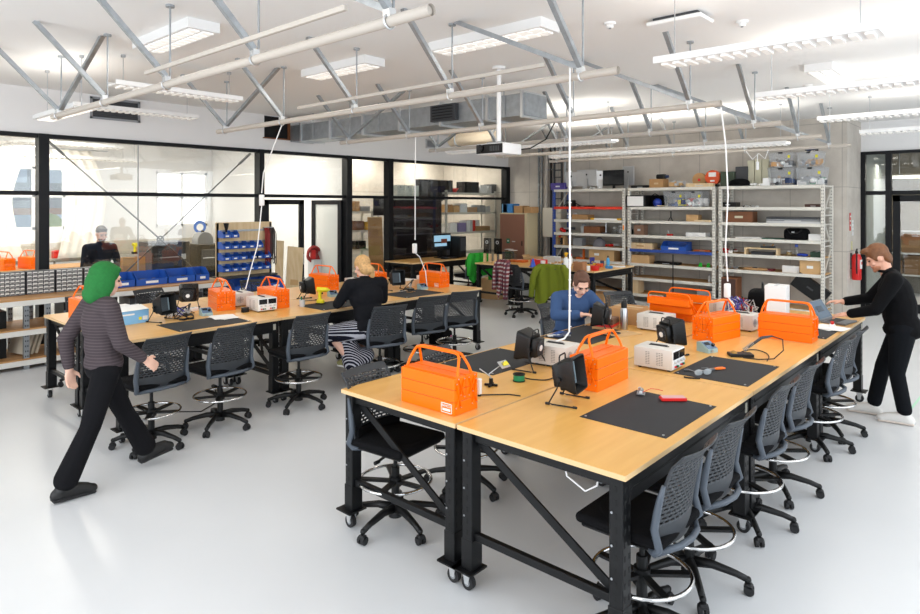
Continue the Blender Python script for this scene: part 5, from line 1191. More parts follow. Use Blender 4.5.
for c, q, dx in ((M('lead_red', '#8e1d1b', .5), 12, -.05), (M('lead_dark', '#2c2224', .5), 9, .05)):
    m = MB()
    for k in range(q):
        x = dx+random.uniform(-.06, .06); L = random.uniform(.45, .68); y = -.03-random.uniform(0, .05); m.tube([(x, 0, 0), (x-.012, y, -.1), (x-.015, y, -L+.03), (x, y, -L), (x+.015, y, -L+.03), (x+.012, y, -.1), (x+.006, 0, 0)], .007, 5)
    m.build('lead_strands', c, t)
m = MB(); m.cyl((-.1, .01, .0), (.1, .01, 0), .01); m.box((0, .02, 0), (.2, .02, .03)); m.build('hook_rail', STEEL, t)
t = T('spray_can', 'dark bristly brush standing in a bin of the top row', 'brush', (5.33, 9.95, 1.6)); m = MB()
for k in range(14): m.cyl((0, 0, .02), (random.uniform(-.05, .05), random.uniform(-.02, .02), .2), .006, n=5)
m.build('bristles', BPLA, t); m = MB(); m.cyl((0, 0, 0), (0, 0, .05), .02); m.build('handle', GREY, t)
for x, top, a, l in ((6.5, 1.45, -7, 'narrow pine board leaning right of the bin rack'), (6.8, 1.32, -9, 'wide pale plywood board leaning in front of the glass door')):
    t = T('leaning_board', l, 'board', (x, 10.28, .0)); m = MB(); m.M = Matrix.Rotation(R(-8), 4, 'X') @ Matrix.Rotation(R(-a), 4, 'Y'); wd = .16 if x < 6.7 else .34; m.box((0, 0, top/2+.01), (wd, .02, top)); m.build('board', PINE, t); m = MB(); m.M = Matrix.Rotation(R(-8), 4, 'X') @ Matrix.Rotation(R(-a), 4, 'Y'); m.box((0, -.012, top*.5), (wd*.5, .004, .1)); m.build('stain', CARD2, t)
# things on the lower tiers of the long bench
for x, z, w, h, c, l in ((2.05, .52, .4, .22, BPLA, 'black equipment case on the middle tier, left'), (3.2, .52, .6, .25, BPLA, 'black equipment case on the middle tier behind the first toolbox'), (3.95, .52, .4, .22, DGREY, 'dark grey case on the middle tier'), (2.0, .14, .5, .26, BPLA, 'black case on the lowest tier at the left'), (3.3, .14, .5, .24, BPLA, 'black case on the lowest tier behind the bench leg'), (4.6, .52, .5, .2, DGREY, 'dark grey case at the right of the middle tier')):
    cbox(0, 0, 0, 0, l, c, .4, p=((x, 10.0, z), w, h), rz=PI/2, name='equipment_case', cat='case')
t = T('plaster_slab', 'pale slabs leaning on the lowest tier of the long bench', 'slabs', (2.53, 9.95, .14), .3)
for k in range(3): m = MB(); m.box((-.1+k*.06, 0, .15), (.03, .4, .28), rot=Matrix.Rotation(R(18), 3, 'Y')); m.build('slab', MISC[1], t)

# ------------------------------------------------------------------ annex room beyond the glass
PEND_OFF = True
pendant(13.2, 2.6, 4.9, 'linear light in the room behind the glass, upper of two', 3.2, 'x'); pendant(14.6, 3.6, 5.8, 'linear light in the room behind the glass, lower of two', 3.05, 'x')
m = MB(); m.box2((-2, 15.7, .9), (8.3, 16.33, .94)); b = m.build('worktop', M('counter_grey', '#a39d92', .5)); tag(b, 'long grey worktop against the far wall of the next room', 'worktop')
for k in range(6):
    t = T('base_cabinet', 'grey base cabinet '+['first', 'second', 'third', 'fourth', 'fifth', 'sixth'][k]+' from the left under the far worktop', 'cabinet', (-1.2+k*1.62, 16.0, 0), 0, 'base cabinets in the next room'); m = MB(); m.box((0, .02, .45), (1.6, .58, .89)); m.build('carcass', M('counter_grey'), t)
    for s in (-1, 1): m = MB(); m.box((s*.4, -.28, .45), (.77, .02, .84), bev=.003); d = m.build('door', LGREY, t); m = MB(); m.box((s*.06, -.3, .7), (.015, .02, .14)); m.build('handle', STEEL, d)
def simple_table(loc, L, W, label, H=.9):
    t = T('work_table', label, 'table', loc); m = MB(); m.box((0, 0, H-.02), (L, W, .04), bev=.004); m.build('tabletop', WOODB, t)
    for sx in (-1, 1):
        for sy in (-1, 1): m = MB(); m.box((sx*(L/2-.08), sy*(W/2-.06), (H-.04)/2), (.07, .07, H-.04)); m.build('leg', BLACK, t)
    m = MB(); m.box((0, W/2-.06, H-.1), (L-.2, .03, .1)); m.build('apron', BLACK, t)
simple_table((3.0, 14.35, 0), 3.4, .9, 'wood table beyond the glass carrying two orange toolboxes'); simple_table((5.7, 13.0, 0), 2.4, .8, 'wood table beyond the glass behind the cardboard box')
for px, l in ((3, 'orange toolbox beyond the glass at the left edge of view'), (30, 'orange toolbox beyond the glass just left of the dark mullion')):
    toolbox('k', l, (tx(px, 14.2), 14.2, .9), .25)
cbox(0, 0, 0, 0, 'plain brown panel box beyond the glass next to the standing man', CARD, .1, p=((tx(133, 11.1), 11.1, .62), .36, .62), rz=PI/2, name='cardboard_box')
t = T('storage_bench', 'low dark bench right behind the glass under the brown panel box', 'bench', (4.75, 11.1, 0)); m = MB(); m.box((0, 0, .6), (1.0, .36, .04)); m.build('top', DGREY, t)
for s in (-1, 1): m = MB(); m.box((s*.46, 0, .29), (.05, .3, .58)); m.build('leg', BLACK, t)
def machine(x0, x1, y, z, label, mat):
    w = x1-x0; t = T('equipment_cabinet', label, 'machine', ((x0+x1)/2, y, 0)); m = MB(); m.box((0, 0, z/2), (w, .6, z), bev=.01); m.build('housing', mat, t); m = MB(); m.box((-.05*w, -.305, z*.8), (w*.62, .012, z*.24), bev=.004); m.build('door', M('machine_grey', '#3a4046', .4), t); m = MB(); m.box((w*.32, -.31, z*.8), (w*.12, .014, .1)); m.build('control_pad', LGREY, t); m = MB(); m.cyl((-w*.3, -.32, z*.8), (w*.2, -.32, z*.8), .01); m.build('handle', STEEL, t)
machine(tx(152, 12), tx(190, 12), 12.3, 1.41, 'dark machine cabinet behind the glass above the blue bins', M('machine_dark', '#33302f', .5)); machine(tx(198, 12), tx(221, 12), 12.3, 1.34, 'black machine cabinet behind the glass next to the bin rack', BPLA)
t = T('grey_hood_machine', 'grey rounded hood standing on the black machine behind the glass', 'machine', (tx(207.5, 12), 12.2, 1.34)); m = MB(); m.prism([(.16*math.cos(PI*k/10), .06+.17*math.sin(PI*k/10)) for k in range(11)]+[(-.16, 0), (.16, 0)], (0, -.12, 0), (1, 0, 0), (0, 0, 1), (0, 1, 0), .24); m.build('hood', GREY, t); m = MB(); m.cyl((0, 0, .22), (0, 0, .26), .03); m.build('cap', BPLA, t)
t = T('round_blue_sign', 'small round blue and white sign on the wall beyond the glass', 'sign', (tx(200.5, 15.6), 15.64, 1.55)); m = MB(); m.cyl((0, 0, 0), (0, -.01, 0), .16, n=24); m.build('disc', M('sign_blue', '#3b6fc0', .5), t); m = MB(); m.cyl((0, -.01, -.01), (0, -.014, -.01), .09, n=20); m.build('white_disc', WPLA, t); m = MB(); m.cyl((0, .005, -.6), (0, .005, 0), .012); m.build('post', GREY, t)
for px, pz, kind, l in ((135, .94, 'driver', 'yellow cordless driver beyond the glass on the far worktop'), (144, .94, 'bin', 'yellow box pair on the far worktop beyond the glass'), (60, .94, 'red', 'small red box on the far worktop beyond the glass'), (68, .94, 'tan', 'tan device on the far worktop beyond the glass'), (80, .94, 'navy', 'navy blue bin beyond the glass left of the standing man'), (10, .94, 'tan', 'cream bundle beyond the glass behind the left toolbox'), (184, .94, 'camera', 'small dark camera device beyond the glass above the machine')):
    x = tx(px, 15.9); t = T('bench_item' if 0 else {'driver': 'cordless_driver', 'bin': 'yellow_box', 'red': 'red_box', 'tan': 'tan_device', 'navy': 'navy_bin', 'camera': 'camera_device'}[kind], l, {'driver': 'driver', 'camera': 'camera'}.get(kind, 'box'), (x, 15.9, pz))
    c = {'driver': YEL, 'bin': M('level_yellow'), 'red': RED, 'tan': MISC[1], 'navy': NAVY, 'camera': BPLA}[kind]
    if kind == 'driver': m = MB(); m.cyl((0, .08, .22), (0, -.08, .22), .045); m.cyl((0, .02, .05), (0, .02, .2), .03); m.build('body', c, t); m = MB(); m.box((0, .02, .025), (.1, .12, .05)); m.build('battery', BPLA, t)
    else: m = MB(); m.box((0, 0, .08), (.28, .2, .16), bev=.012); m.build('body', c, t); m = MB(); m.box((0, 0, .165), (.2, .14, .012)); m.build('lid', c if kind != 'tan' else LGREY, t)
# curtains and view window
def curtain(xa, sgn, label):
    m = MB()
    def fn(u, v):
        z = .95+2.35*v; half = .52-.34*abs((v-.52)/.5)**1.6 if v > .52 else .52-.22*abs((.52-v)/.52)**1.3
        x = xa+sgn*(half+u*.75); return (x, 15.62+.012*math.sin(u*26+v), z)
    m.grid(fn, 50, 16, thick=.006); t = T('curtain', label, 'curtain', (0, 0, 0)); m.build('fabric', M('curtain_white', '#f3efe6', .9), t, smooth=True); m = MB(); m.cyl((xa+sgn*.1, 15.62, 3.31), (xa+sgn*1.3, 15.62, 3.31), .014); m.build('rod', STEEL, t)
curtain(4.2, -1, 'white curtain drawn to the left of the far window'); curtain(4.2, 1, 'white curtain drawn to the right of the far window')
t = T('outside_building', 'brown brick building with blue windows seen outside between the curtains', 'building', (6.2, 24, 0)); m = MB(); m.box((0, 0, 1.0), (5, 2, 2.0)); m.build('brick_wall', M('brick_brown', '#9a6a48', .8, var=.15), t); m = MB(); m.box((0, .4, 3.4), (5, 1.6, 2.8)); m.build('upper_wall', M('haze_grey', '#8d99a6', .7), t)
for k in range(4): m = MB(); m.box((-1.8+k*1.2, -1.02, 1.35), (.6, .04, .9)); m.build('window', M('haze_blue', '#b9cbe0', .3), t); m = MB(); m.box((-1.8+k*1.2, -.42, 3.4), (.7, .04, 1.2)); m.build('window', M('haze_blue'), t)
t = T('outside_shrub', 'green shrub outside the far window between the curtains', 'shrub', (6.0, 20, 0)); m = MB()
for k in range(14): m.ball((random.uniform(-.8, .8), random.uniform(-.3, .3), random.uniform(.5, 1.5)), random.uniform(.2, .4), 8)
m.build('foliage', M('leaf_green', '#8aa05a', .8, var=.2), t); m = MB(); m.cyl((0, 0, 0), (0, 0, .7), .06); m.build('trunk', BROWNW, t)
for x, z, c, l in ((8.15, .95, 'red', 'red coiled hose seen through the gap of the doors'), (7.35, .9, 'white', 'white cloth hanging behind the left glass door')):
    if c == 'red':
        t = T('fire_hose', l, 'hose', (8.03, 11.3, z)); m = MB(); [m.ring((0, .02*k, .1+.03*math.sin(k)), .16-.01*k, .025, 20, 6, (0, 1, 0)) for k in range(5)]; m.build('hose_coil', M('lead_red'), t); m = MB(); m.box((0, .06, .1), (.1, .06, .2)); m.build('bracket', RED, t); m = MB(); m.box((0, 0, -.47), (.2, .2, .94)); m.build('stand', LGREY, t)
    else:
        t = T('hanging_cloth', l, 'cloth', (7.32, 11.0, z)); m = MB(); m.grid(lambda u, v: ((u-.5)*(.08+.1*(1-v)), .03*math.sin(9*u), -.3+v*.62), 12, 10, thick=.01); m.build('cloth', WPLA, t, smooth=True); m = MB(); m.bar((0, 0, .3), (0, .0, .36), .01, .01); m.cyl((0, .02, -.9), (0, .02, .38), .01); m.build('hook_stand', STEEL, t)
# ------------------------------------------------------------------ storage bay beyond the glass
def store_rack(x0, x1, y, levs, label, D=.5):
    t = T('storage_shelf', label, 'shelving', (x0, y, 0)); L = x1-x0
    for x in (.03, L-.03):
        for yy in (.0, D): m = MB(); m.box2((x-.03, yy-.02, 0), (x+.03, yy+.02, max(levs)+.05)); m.build('upright', RACK, t)
    for z in levs: m = MB(); m.box2((0, -.02, z-.05), (L, D+.02, z)); m.build('shelf_board', RACK, t)
store_rack(11.68, 13.7, 10.95, [2.42, 1.91, 1.41, .9, .4], 'cream shelving in the storage bay behind the glass, right'); store_rack(9.35, 10.25, 12.0, [1.95, 1.5, 1.05, .5], 'white shelves glimpsed through the narrow glass panel', .4)
def si(px0, px1, z, hpx, label, mat, name='box', cat='box', Y=11.05, D=.3):
    x0, x1 = tx(px0, Y), tx(px1, Y); d = FX*x0+FY*Y; return cbox(0, 0, 0, 0, label, mat, D, p=(((x0+x1)/2, Y+.1, z), (x1-x0)*.94, hpx/642*d), rz=PI/2, name=name, cat=cat)
t = T('red_bowl', 'red bowl on the top shelf behind the glass', 'bowl', (tx(456, 11.05), 11.15, 2.42)); m = MB(); m.lathe([(.07, 0), (.13, .09), (.14, .1), (.12, .09), (.06, .01)], n=18, cap=False); m.cyl((0, 0, 0), (0, 0, .01), .07); m.build('bowl', RED, t); m = MB(); m.ring((0, 0, .1), .135, .008); m.build('rim', RED, t)
for a in [(448, 451.5, 2.42, 12, 'dark slanted box left of the red bowl behind the glass', DGREY), (463, 478, 2.42, 11, 'black case right of the red bowl behind the glass', BPLA), (479, 486, 2.42, 8, 'white parcel right of the black case behind the glass', WPLA), (487, 490.3, 2.42, 7, 'pale grey parcel on the top shelf behind the glass', LGREY), (490.6, 495, 2.42, 9, 'dark grey box at the right end behind the glass', DGREY),
          (447.5, 451.5, 1.91, 8, 'small brown carton left end, shelf below the red bowl', CARD), (452, 458.5, 1.91, 7, 'pale carton second along the shelf below the red bowl', CARD2), (459, 466, 1.91, 9, 'white topped carton third along the shelf below', WPLA), (467, 476, 1.91, 5, 'brown carton right part of the shelf below the bowl', CARD), (478, 484, 1.91, 7, 'grey tin behind the glass right of the brown carton', GREY), (485, 489, 1.91, 6, 'pale tin at the far right of that glass-side shelf', LGREY),
          (448, 456, 1.41, 9, 'white tub on the binder shelf behind the glass', WPLA), (457, 465, 1.41, 9, 'violet tinted tub left of the binders behind the glass', M('tub_violet', '#8f86b5', .4)), (466, 468.6, 1.41, 11, 'first white ring binder behind the glass', WPLA), (468.9, 471.3, 1.41, 11, 'second white ring binder next to the red one', LGREY), (471.6, 474, 1.41, 11, 'red ring binder on the shelf behind the glass', RED), (475, 489, 1.41, 4.5, 'long brown carton right of the red binder', CARD)]: si(*a)
t = T('paper_roll_stack', 'stack of white rolls on the brown carton behind the glass', 'rolls', (tx(479, 11.05), 11.15, 1.41+.12)); m = MB(); [m.cyl((0, 0, .01+k*.04), (0, 0, .045+k*.04), .09, n=16) for k in range(4)]; m.build('roll_body', WPLA, t); m = MB(); m.cyl((0, 0, 0), (0, 0, .17), .03); m.build('core', CARD, t)
t = T('dark_cabinet', 'dark glazed shelving unit right behind the glass, left of the shelves', 'cabinet', (10.85, 11.05, 0)); m = MB(); m.box((0, .1, 1.1), (1.6, .2, 2.2)); m.build('carcass', M('cabinet_dark', '#19151c', .4), t)
for z in (.5, .95, 1.4, 1.75): m = MB(); m.box((0, -.012, z), (1.54, .02, .025)); m.build('shelf_edge', M('edge_grey', '#4a4650', .5), t)
m = MB(); m.box((.02, -.012, 2.02), (1.2, .015, .04)); m.build('red_strip', M('strip_wine', '#5b1f30', .5), t); m = MB(); m.box((0, .1, 2.21), (1.64, .24, .03)); m.build('top_rail', DGREY, t)
for a, b, l in ((418, 427, 'left of three black computer cases on the dark cabinet'), (427.5, 437, 'middle of three black computer cases on the dark cabinet'), (437.5, 446.5, 'right of three black computer cases, with pale frame')):
    x0, x1 = tx(a, 11.12), tx(b, 11.12); t = T('computer_case', l, 'computer case', ((x0+x1)/2, 11.15, 2.226)); m = MB(); m.box((0, 0, .25), ((x1-x0)*.95, .2, .5), bev=.012); m.build('case', BPLA, t); m = MB(); m.box((0, -.102, .25), ((x1-x0)*.7, .004, .42)); m.build('front_panel', DGREY if b < 440 else M('cabinet_dark'), t)
for a, b, l in ((395, 402, 'left of three clear acrylic boxes on the dark cabinet'), (402.5, 410, 'middle of three clear acrylic boxes on the dark cabinet'), (410.5, 417, 'right of three clear acrylic boxes on the dark cabinet')):
    x0, x1 = tx(a, 11.12), tx(b, 11.12); t = T('acrylic_box', l, 'box', ((x0+x1)/2, 11.15, 2.226)); m = MB(); m.box((0, 0, .17), ((x1-x0)*.95, .2, .34)); m.build('body', M('acrylic_milky', '#cfd8d4', .3, alpha=.7), t); m = MB(); m.box((0, -.1, .3), (.03, .012, .05)); m.build('latch', GREY, t)
t = T('brown_board', 'plain brown board leaning behind the narrow glass panel', 'board', (tx(377.5, 11.2), 11.2, 0)); m = MB(); m.M = Matrix.Rotation(R(-3), 4, 'X'); m.box((0, 0, .92), (.42, .02, 1.82)); m.build('sheet', CARD, t); m = MB(); m.M = Matrix.Rotation(R(-3), 4, 'X'); m.box((.0, -.012, 1.815), (.42, .006, .02)); m.build('edge_strip', CARD2, t)
t = T('dark_notice_board', 'dark pinboard behind the narrow glass panel above the brown board', 'pinboard', (tx(379, 11.6), 11.6, 0)); m = MB(); m.box((0, 0, 2.07), (.34, .03, .44)); m.build('board', M('cabinet_dark'), t); m = MB(); m.cyl((0, .03, 0), (0, .03, 2.2), .015); m.build('post', GREY, t)
for a in [(354, 358.5, 1.95, 10, 'brown and yellow carton, left on the narrow top shelf', CARD, 'box', 'box', 12.05), (359, 369, 1.95, 5, 'grey case with black tool, narrow top shelf', GREY, 'box', 'box', 12.05), (355, 363, 1.5, 9, 'brown crate on the narrow middle shelf', BROWNW, 'crate', 'crate', 12.05), (364, 370, 1.5, 8, 'small yellow box on the narrow middle shelf', M('level_yellow'), 'box', 'box', 12.05), (354, 365, 1.05, 8, 'black case on the narrow lower shelf', BPLA, 'case', 'case', 12.05)]: si(*a)
# ------------------------------------------------------------------ far benches
t = T('computer_monitor', 'black monitor showing a blue landscape on the far bench', 'monitor', (10.6, 10.05, .9)); m = MB(); m.box((0, 0, .36), (.58, .035, .38), bev=.006); m.build('panel', BPLA, t)
m = MB(); m.box((0, -.019, .37), (.54, .002, .33)); m.mi = 1; m.box((0, -.0205, .44), (.54, .001, .14)); m.mi = 2; m.box((.06, -.021, .38), (.2, .001, .1)); m.mi = 1; m.box((-.05, -.021, .3), (.4, .001, .07)); m.build('screen', [M('scr_dark', '#17242f', .2), M('scr_sky', '#7fa6bd', .2, emit='#9cc4dc', es=.5), M('scr_red', '#7c4436', .2)], t)
m = MB(); m.box((0, .04, .12), (.06, .03, .24)); m.box((0, .03, .008), (.26, .2, .016)); m.build('stand', BPLA, t)
t = T('computer_tower', 'black computer tower right of the far monitor', 'computer', (11.0, 10.0, .9)); m = MB(); m.box((0, 0, .24), (.22, .5, .48), bev=.01); m.build('case', BPLA, t); m = MB(); m.box((0, -.252, .3), (.18, .004, .3)); m.build('front_panel', DGREY, t)
t = T('black_speaker', 'second slim black tower beside the computer tower', 'computer', (10.82, 10.2, .9)); m = MB(); m.box((0, 0, .2), (.14, .3, .4), bev=.01); m.build('case', BPLA, t); m = MB(); m.box((0, -.152, .2), (.1, .004, .3)); m.build('front_panel', DGREY, t)
m = MB(); m.box((0, 0, .012), (.45, .16, .022), bev=.004); m.mi = 1; m.box((0, 0, .025), (.42, .13, .004)); tag(m.build('keyboard', [BPLA, DGREY]), 'black keyboard in front of the far monitor', 'keyboard').location = (10.55, 9.75, .9)
for px, l in ((487.5, 'left smoked acrylic panel on wooden posts'), (498, 'right smoked acrylic panel on wooden posts')):
    y = ty(px, 10.45); t = T('acrylic_panel_stand', l, 'panel stand', (10.45, y, .9)); m = MB(); m.box((0, 0, .34), (.015, .2, .33)); m.build('panel', SMOKE, t)
    for s in (-1, 1): m = MB(); m.box((0, s*.07, .09), (.05, .045, .18)); m.build('post', PINE, t)
    m = MB(); m.ring((-.012, .01, .42), .03, .006, 14, 5, (1, 0, 0)); m.build('ring_mark', LGREY, t)
for px, py, l in ((513, 262, 'clear acrylic box on the far bench, front one'), (509, 260.6, 'clear acrylic box on the far bench, behind another'), (478, 259, 'low clear tray at the corner of the far bench')):
    t = T('clear_box', l, 'box', at(px, py)); h = .08 if px == 478 else .24; m = MB(); m.box((0, 0, h/2), (.14, .12, h)); m.build('body', ACRYL, t); m = MB(); m.box((0, 0, h+.004), (.15, .13, .008)); m.build('lid', LGREY, t)
def cup(px, py, r, h, mat, label, name='cup', cat='cup'):
    t = T(name, label, cat, at(px, py)); m = MB(); m.lathe([(r*.8, 0), (r, h), (r*.92, h), (r*.7, .01)], n=16, cap=False); m.cyl((0, 0, 0), (0, 0, .008), r*.8); m.build('body', mat, t); m = MB(); m.ring((0, 0, h), r*.97, .004, 16, 5); m.build('rim', mat, t)
cup(592, 264, .055, .13, M('cup_violet', '#3a3f9a', .4), 'violet blue cup on the far bench'); cup(595, 270.5, .09, .08, RED, 'red bowl on the far bench edge', 'bowl', 'bowl'); cup(602, 266, .04, .1, NAVY, 'navy cup beside the blue bottle'); cup(543, 267, .05, .12, WPLA, 'white cup left of the olive jumper'); cup(588, 271, .04, .09, WPLA, 'small white cup near the wooden block')
def bottle(px, py, r, h, mat, cm, label, spray=False):
    t = T('spray_bottle' if spray else 'bottle', label, 'bottle', at(px, py)); m = MB(); m.lathe([(r*.95, 0), (r, .01), (r, h*.65), (r*.4, h*.8), (r*.35, h*.85)], n=16); m.build('body', mat, t); m = MB(); m.cyl((0, 0, h*.82), (0, 0, h), r*.45)
    if spray: m.box((-.03, -.02, h), (.1, .03, .04), bev=.008); m.bar((-.05, -.02, h-.01), (-.03, -.02, h-.07), .015, .012)
    m.build('cap', cm, t)
bottle(566, 271, .05, .32, WPLA, M('level_yellow'), 'white spray bottle with yellow trigger on the far bench', True); bottle(608, 266, .035, .2, M('bottle_blue', '#3f9ed8', .3), DGREY, 'bright blue bottle on the far bench'); bottle(571, 266, .03, .24, WPLA, RED, 'white bottle with red cap behind the spray bottle')
for a in [(580, 271, .2, .15, .17, M('block_brown', '#a5714c', .7), 'brown wooden block on the far bench behind the blue-shirted person'), (539, 266, .3, .16, .13, RED, 'red basket on the far bench left of the olive jumper'), (519, 262, .34, .2, .05, M('clamp_orange'), 'orange tray on the far bench above the plaid shirt'), (617, 267, .26, .2, .02, PAPER, 'white paper pad at the right end of the far bench'), (609, 268.5, .12, .08, .05, M('carton_blue'), 'small blue packet near the blue bottle'), (600, 267, .1, .08, .07, M('drum_orange'), 'small orange piece beside the blue cups'), (552, 262, .3, .22, .12, LGREY, 'grey clear bin at the back of the far bench'), (559, 266, .16, .12, .04, WPLA, 'flat white dish on the far bench')]:
    cbox(0, 0, 0, 0, a[6], a[5], a[3], p=(at(a[0], a[1]), a[2], a[4]), name='far_bench_box', cat='box')
t = T('blue_cone', 'bright blue cone on the far bench beside the plaid shirt', 'cone', at(533, 267)); m = MB(); m.cyl((0, 0, 0), (0, 0, .16), .06, .015, 16); m.build('cone', M('cone_blue', '#2f55c0', .4), t); m = MB(); m.cyl((0, 0, 0), (0, 0, .012), .08); m.build('foot', M('cone_blue'), t)
jumble(0, 0, 0, 0, 'scatter of small coloured parts across the far bench', 'scattered_parts', 'parts', [RED, WPLA, MISC[6], MISC[5], DGREY, CARD], 34, .7, base=((10.95, 6.75, .902), 1.1, .09))
for x, y, w, h, c, l in ((11.1, 6.4, .5, .4, CARD, 'brown carton on the floor under the far bench'), (11.0, 7.1, .4, .3, WPLA, 'white crate on the floor under the far bench'), (11.3, 9.1, .5, .45, CARD2, 'pale carton on the floor behind the acrylic panel bench'), (11.6, 8.3, .5, .35, LGREY, 'grey crate on the floor by the steel cabinet')): cbox(0, 0, 0, 0, l, c, .4, p=((x, y, 0), w, h), rz=.2, name='floor_crate')
cbox(0, 0, 0, 0, 'open tan carton on a grey tub left of the racks', CARD2, .4, p=((12.75, 8.95, .55), .5, .3), rz=.15, flap=True); cbox(0, 0, 0, 0, 'grey storage tub under the tan carton left of the racks', LGREY, .5, p=((12.75, 8.95, 0), .62, .545), name='grey_tub', cat='tub')
# garments on chairs
def garment(x, y, a, label, name, cat, mat, w=.47, ln=.5, sl=True):
    t = T(name, label, cat, (x, y, 0), R(a))
    def fn(u, v):   # v 0..1 from outer hem over the top to inner hem
        s = v*1.6; top = max(0, 1-abs(s-1.05)/.35); xx = (u-.5)*w*(1.12-.34*top+.06*math.sin(7*u)); f = .018*math.sin(u*19+v*3)
        if s < 1: z = 1.065-(ln+.07*math.sin(u*5.5+1)-.05*math.cos(u*13))*(1-s)-.03*(2*u-1)**2; yy = -.335-.03*(1-s)+f
        elif s < 1.12: k = (s-1)/.12; z = 1.065+.012*math.sin(PI*k); yy = -.335+k*.085
        else: z = 1.065-(s-1.12)/.48*.28; yy = -.25+.035*(s-1.12)/.48
        return (xx, yy, z)
    m = MB(); m.grid(fn, 26, 30, thick=.012); m.build('body_cloth', mat, t, smooth=True)
    if sl:
        for s in (-1, 1): m = MB(); m.tube([(s*w*.36, -.3, 1.045), (s*w*.5, -.35, .98), (s*w*.6, -.38, .84), (s*w*(.56 if s > 0 else .66), -.4, 1.06-ln*(1.15 if s > 0 else .9))], [.05, .066, .058, .045], 10); m.build('sleeve', mat, t, smooth=True)
GREENC = M('cardigan_green', '#35a83c', .95, bump=.4, bs=90); OLIVE = M('jumper_olive', '#6f7a26', .95, bump=.5, bs=80)
garment(10.55, 9.2, -8, 'bright green cardigan hung over a far chair', 'cardigan', 'cardigan', GREENC, .5, .5); garment(9.62, 6.3, -75, 'olive green jumper draped over a chair by the far bench', 'jumper', 'jumper', OLIVE, .52, .62)
PLAID = stripes('plaid_cloth', '#8d4a4e', '#d6cfcd', 4.2, 'Z', .9)
_n = PLAID.node_tree; _w = _n.nodes.new('ShaderNodeTexWave'); _w.bands_direction = 'X'; _w.inputs['Scale'].default_value = 4.5; _x = _n.nodes.new('ShaderNodeMix'); _x.data_type = 'RGBA'; _x.inputs[7].default_value = (*lin('#5a3442'), 1)
_r = [n for n in _n.nodes if n.type == 'VALTORGB'][0]; _t = [n for n in _n.nodes if n.type == 'TEX_COORD'][0]; _n.links.new(_t.outputs['Object'], _w.inputs[0]); _n.links.new(_w.outputs['Fac'], _x.inputs[0]); _n.links.new(_r.outputs[0], _x.inputs[6]); _n.links.new(_x.outputs[2], _n.nodes['Principled BSDF'].inputs['Base Color']); garment(9.85, 7.39, -100, 'red and white plaid shirt hanging on a far chair', 'plaid_shirt', 'shirt', PLAID, .26, .62)
t = T('backpack', 'black backpack on the floor under the right end of the left benches', 'backpack', (6.75, 6.45, 0), .2); m = MB(); m.box((0, 0, .24), (.34, .22, .46), bev=.09, seg=4); m.box((0, -.11, .16), (.26, .1, .24), bev=.04, seg=3); m.build('bag_body', FAB, t, smooth=True); m = MB(); m.tube([(-.06, .05, .45), (-.03, .05, .5), (.03, .05, .5), (.06, .05, .45)], .01); m.tube([(.1, .12, .42), (.14, .17, .25), (.1, .12, .08)], .018); m.build('strap', DGREY, t); m = MB(); m.ball((.06, -.165, .2), .016, 8); m.build('pink_badge', M('badge_pink', '#c9508f', .5), t)
t = T('floor_cable', 'thin black cable lying on the floor under the left benches', 'cable', (2.9, 6.4, 0)); m = MB(); m.tube([(-.4, .6, .006), (-.1, .2, .006), (.2, -.1, .006), (.5, .1, .006), (.7, .6, .006)], .006); m.build('lead', BRUB, t); m = MB(); m.box((.7, .6, .02), (.04, .08, .04), bev=.008); m.build('plug', BPLA, t)
m = MB(); m.box2((-.01, -.012, 0), (5, .012, .002)); o = m.build('floor_tape_line', M('tape_mint', '#bfe8cf', .5)); o.location = (8.0, .95, .0005); o.rotation_euler = (0, 0, R(-2)); tag(o, 'thin mint green tape line on the floor behind the standing man', 'tape')
# corridor things
t = T('corridor_light', 'bright strip light in the corridor beyond the right door', 'light', (17.6, 1.6, 2.75)); m = MB(); m.box((0, 0, 0), (.12, 1.8, .06)); m.build('housing', WPLA, t); m = MB(); m.box((0, 0, -.034), (.1, 1.76, .012)); m.build('diffuser', M('tube_lit', '#ffffff', .4, emit='#fff0d4', es=6), t); m = MB(); m.cyl((0, .7, .03), (0, .7, 1.02), .006); m.cyl((0, -.7, .03), (0, -.7, 1.02), .006); m.build('suspension_wire', STEEL, t)
for y, z, w, h, l in ((1.9, 1.0, .8, .42, 'brown carton stack seen through the right door, upper'), (1.7, .498, 1.1, .44, 'brown carton seen through the right door, lower'), (2.42, .498, .26, .3, 'small carton seen through the right door')): cbox(0, 0, 0, 0, l, M('carton_dim', '#86694d', .8), .4, p=((18.1, y, z), w, h))
t = T('corridor_shelf', 'pale shelf rail in the corridor behind the right door', 'shelf', (18.1, 1.6, 0)); m = MB(); m.box((0, 0, .48), (.5, 2.4, .035)); m.build('shelf_board', LGREY, t); m = MB(); m.box((0, 0, .98), (.5, 2.4, .035)); m.build('shelf_board', LGREY, t); m = MB(); m.box((-.28, 0, 1.5), (.03, 2.4, .03)); m.build('rail', LGREY, t)
for s in (-1, 1): m = MB(); m.box((-.23, s*1.17, .76), (.04, .04, 1.52)); m.build('upright', LGREY, t)
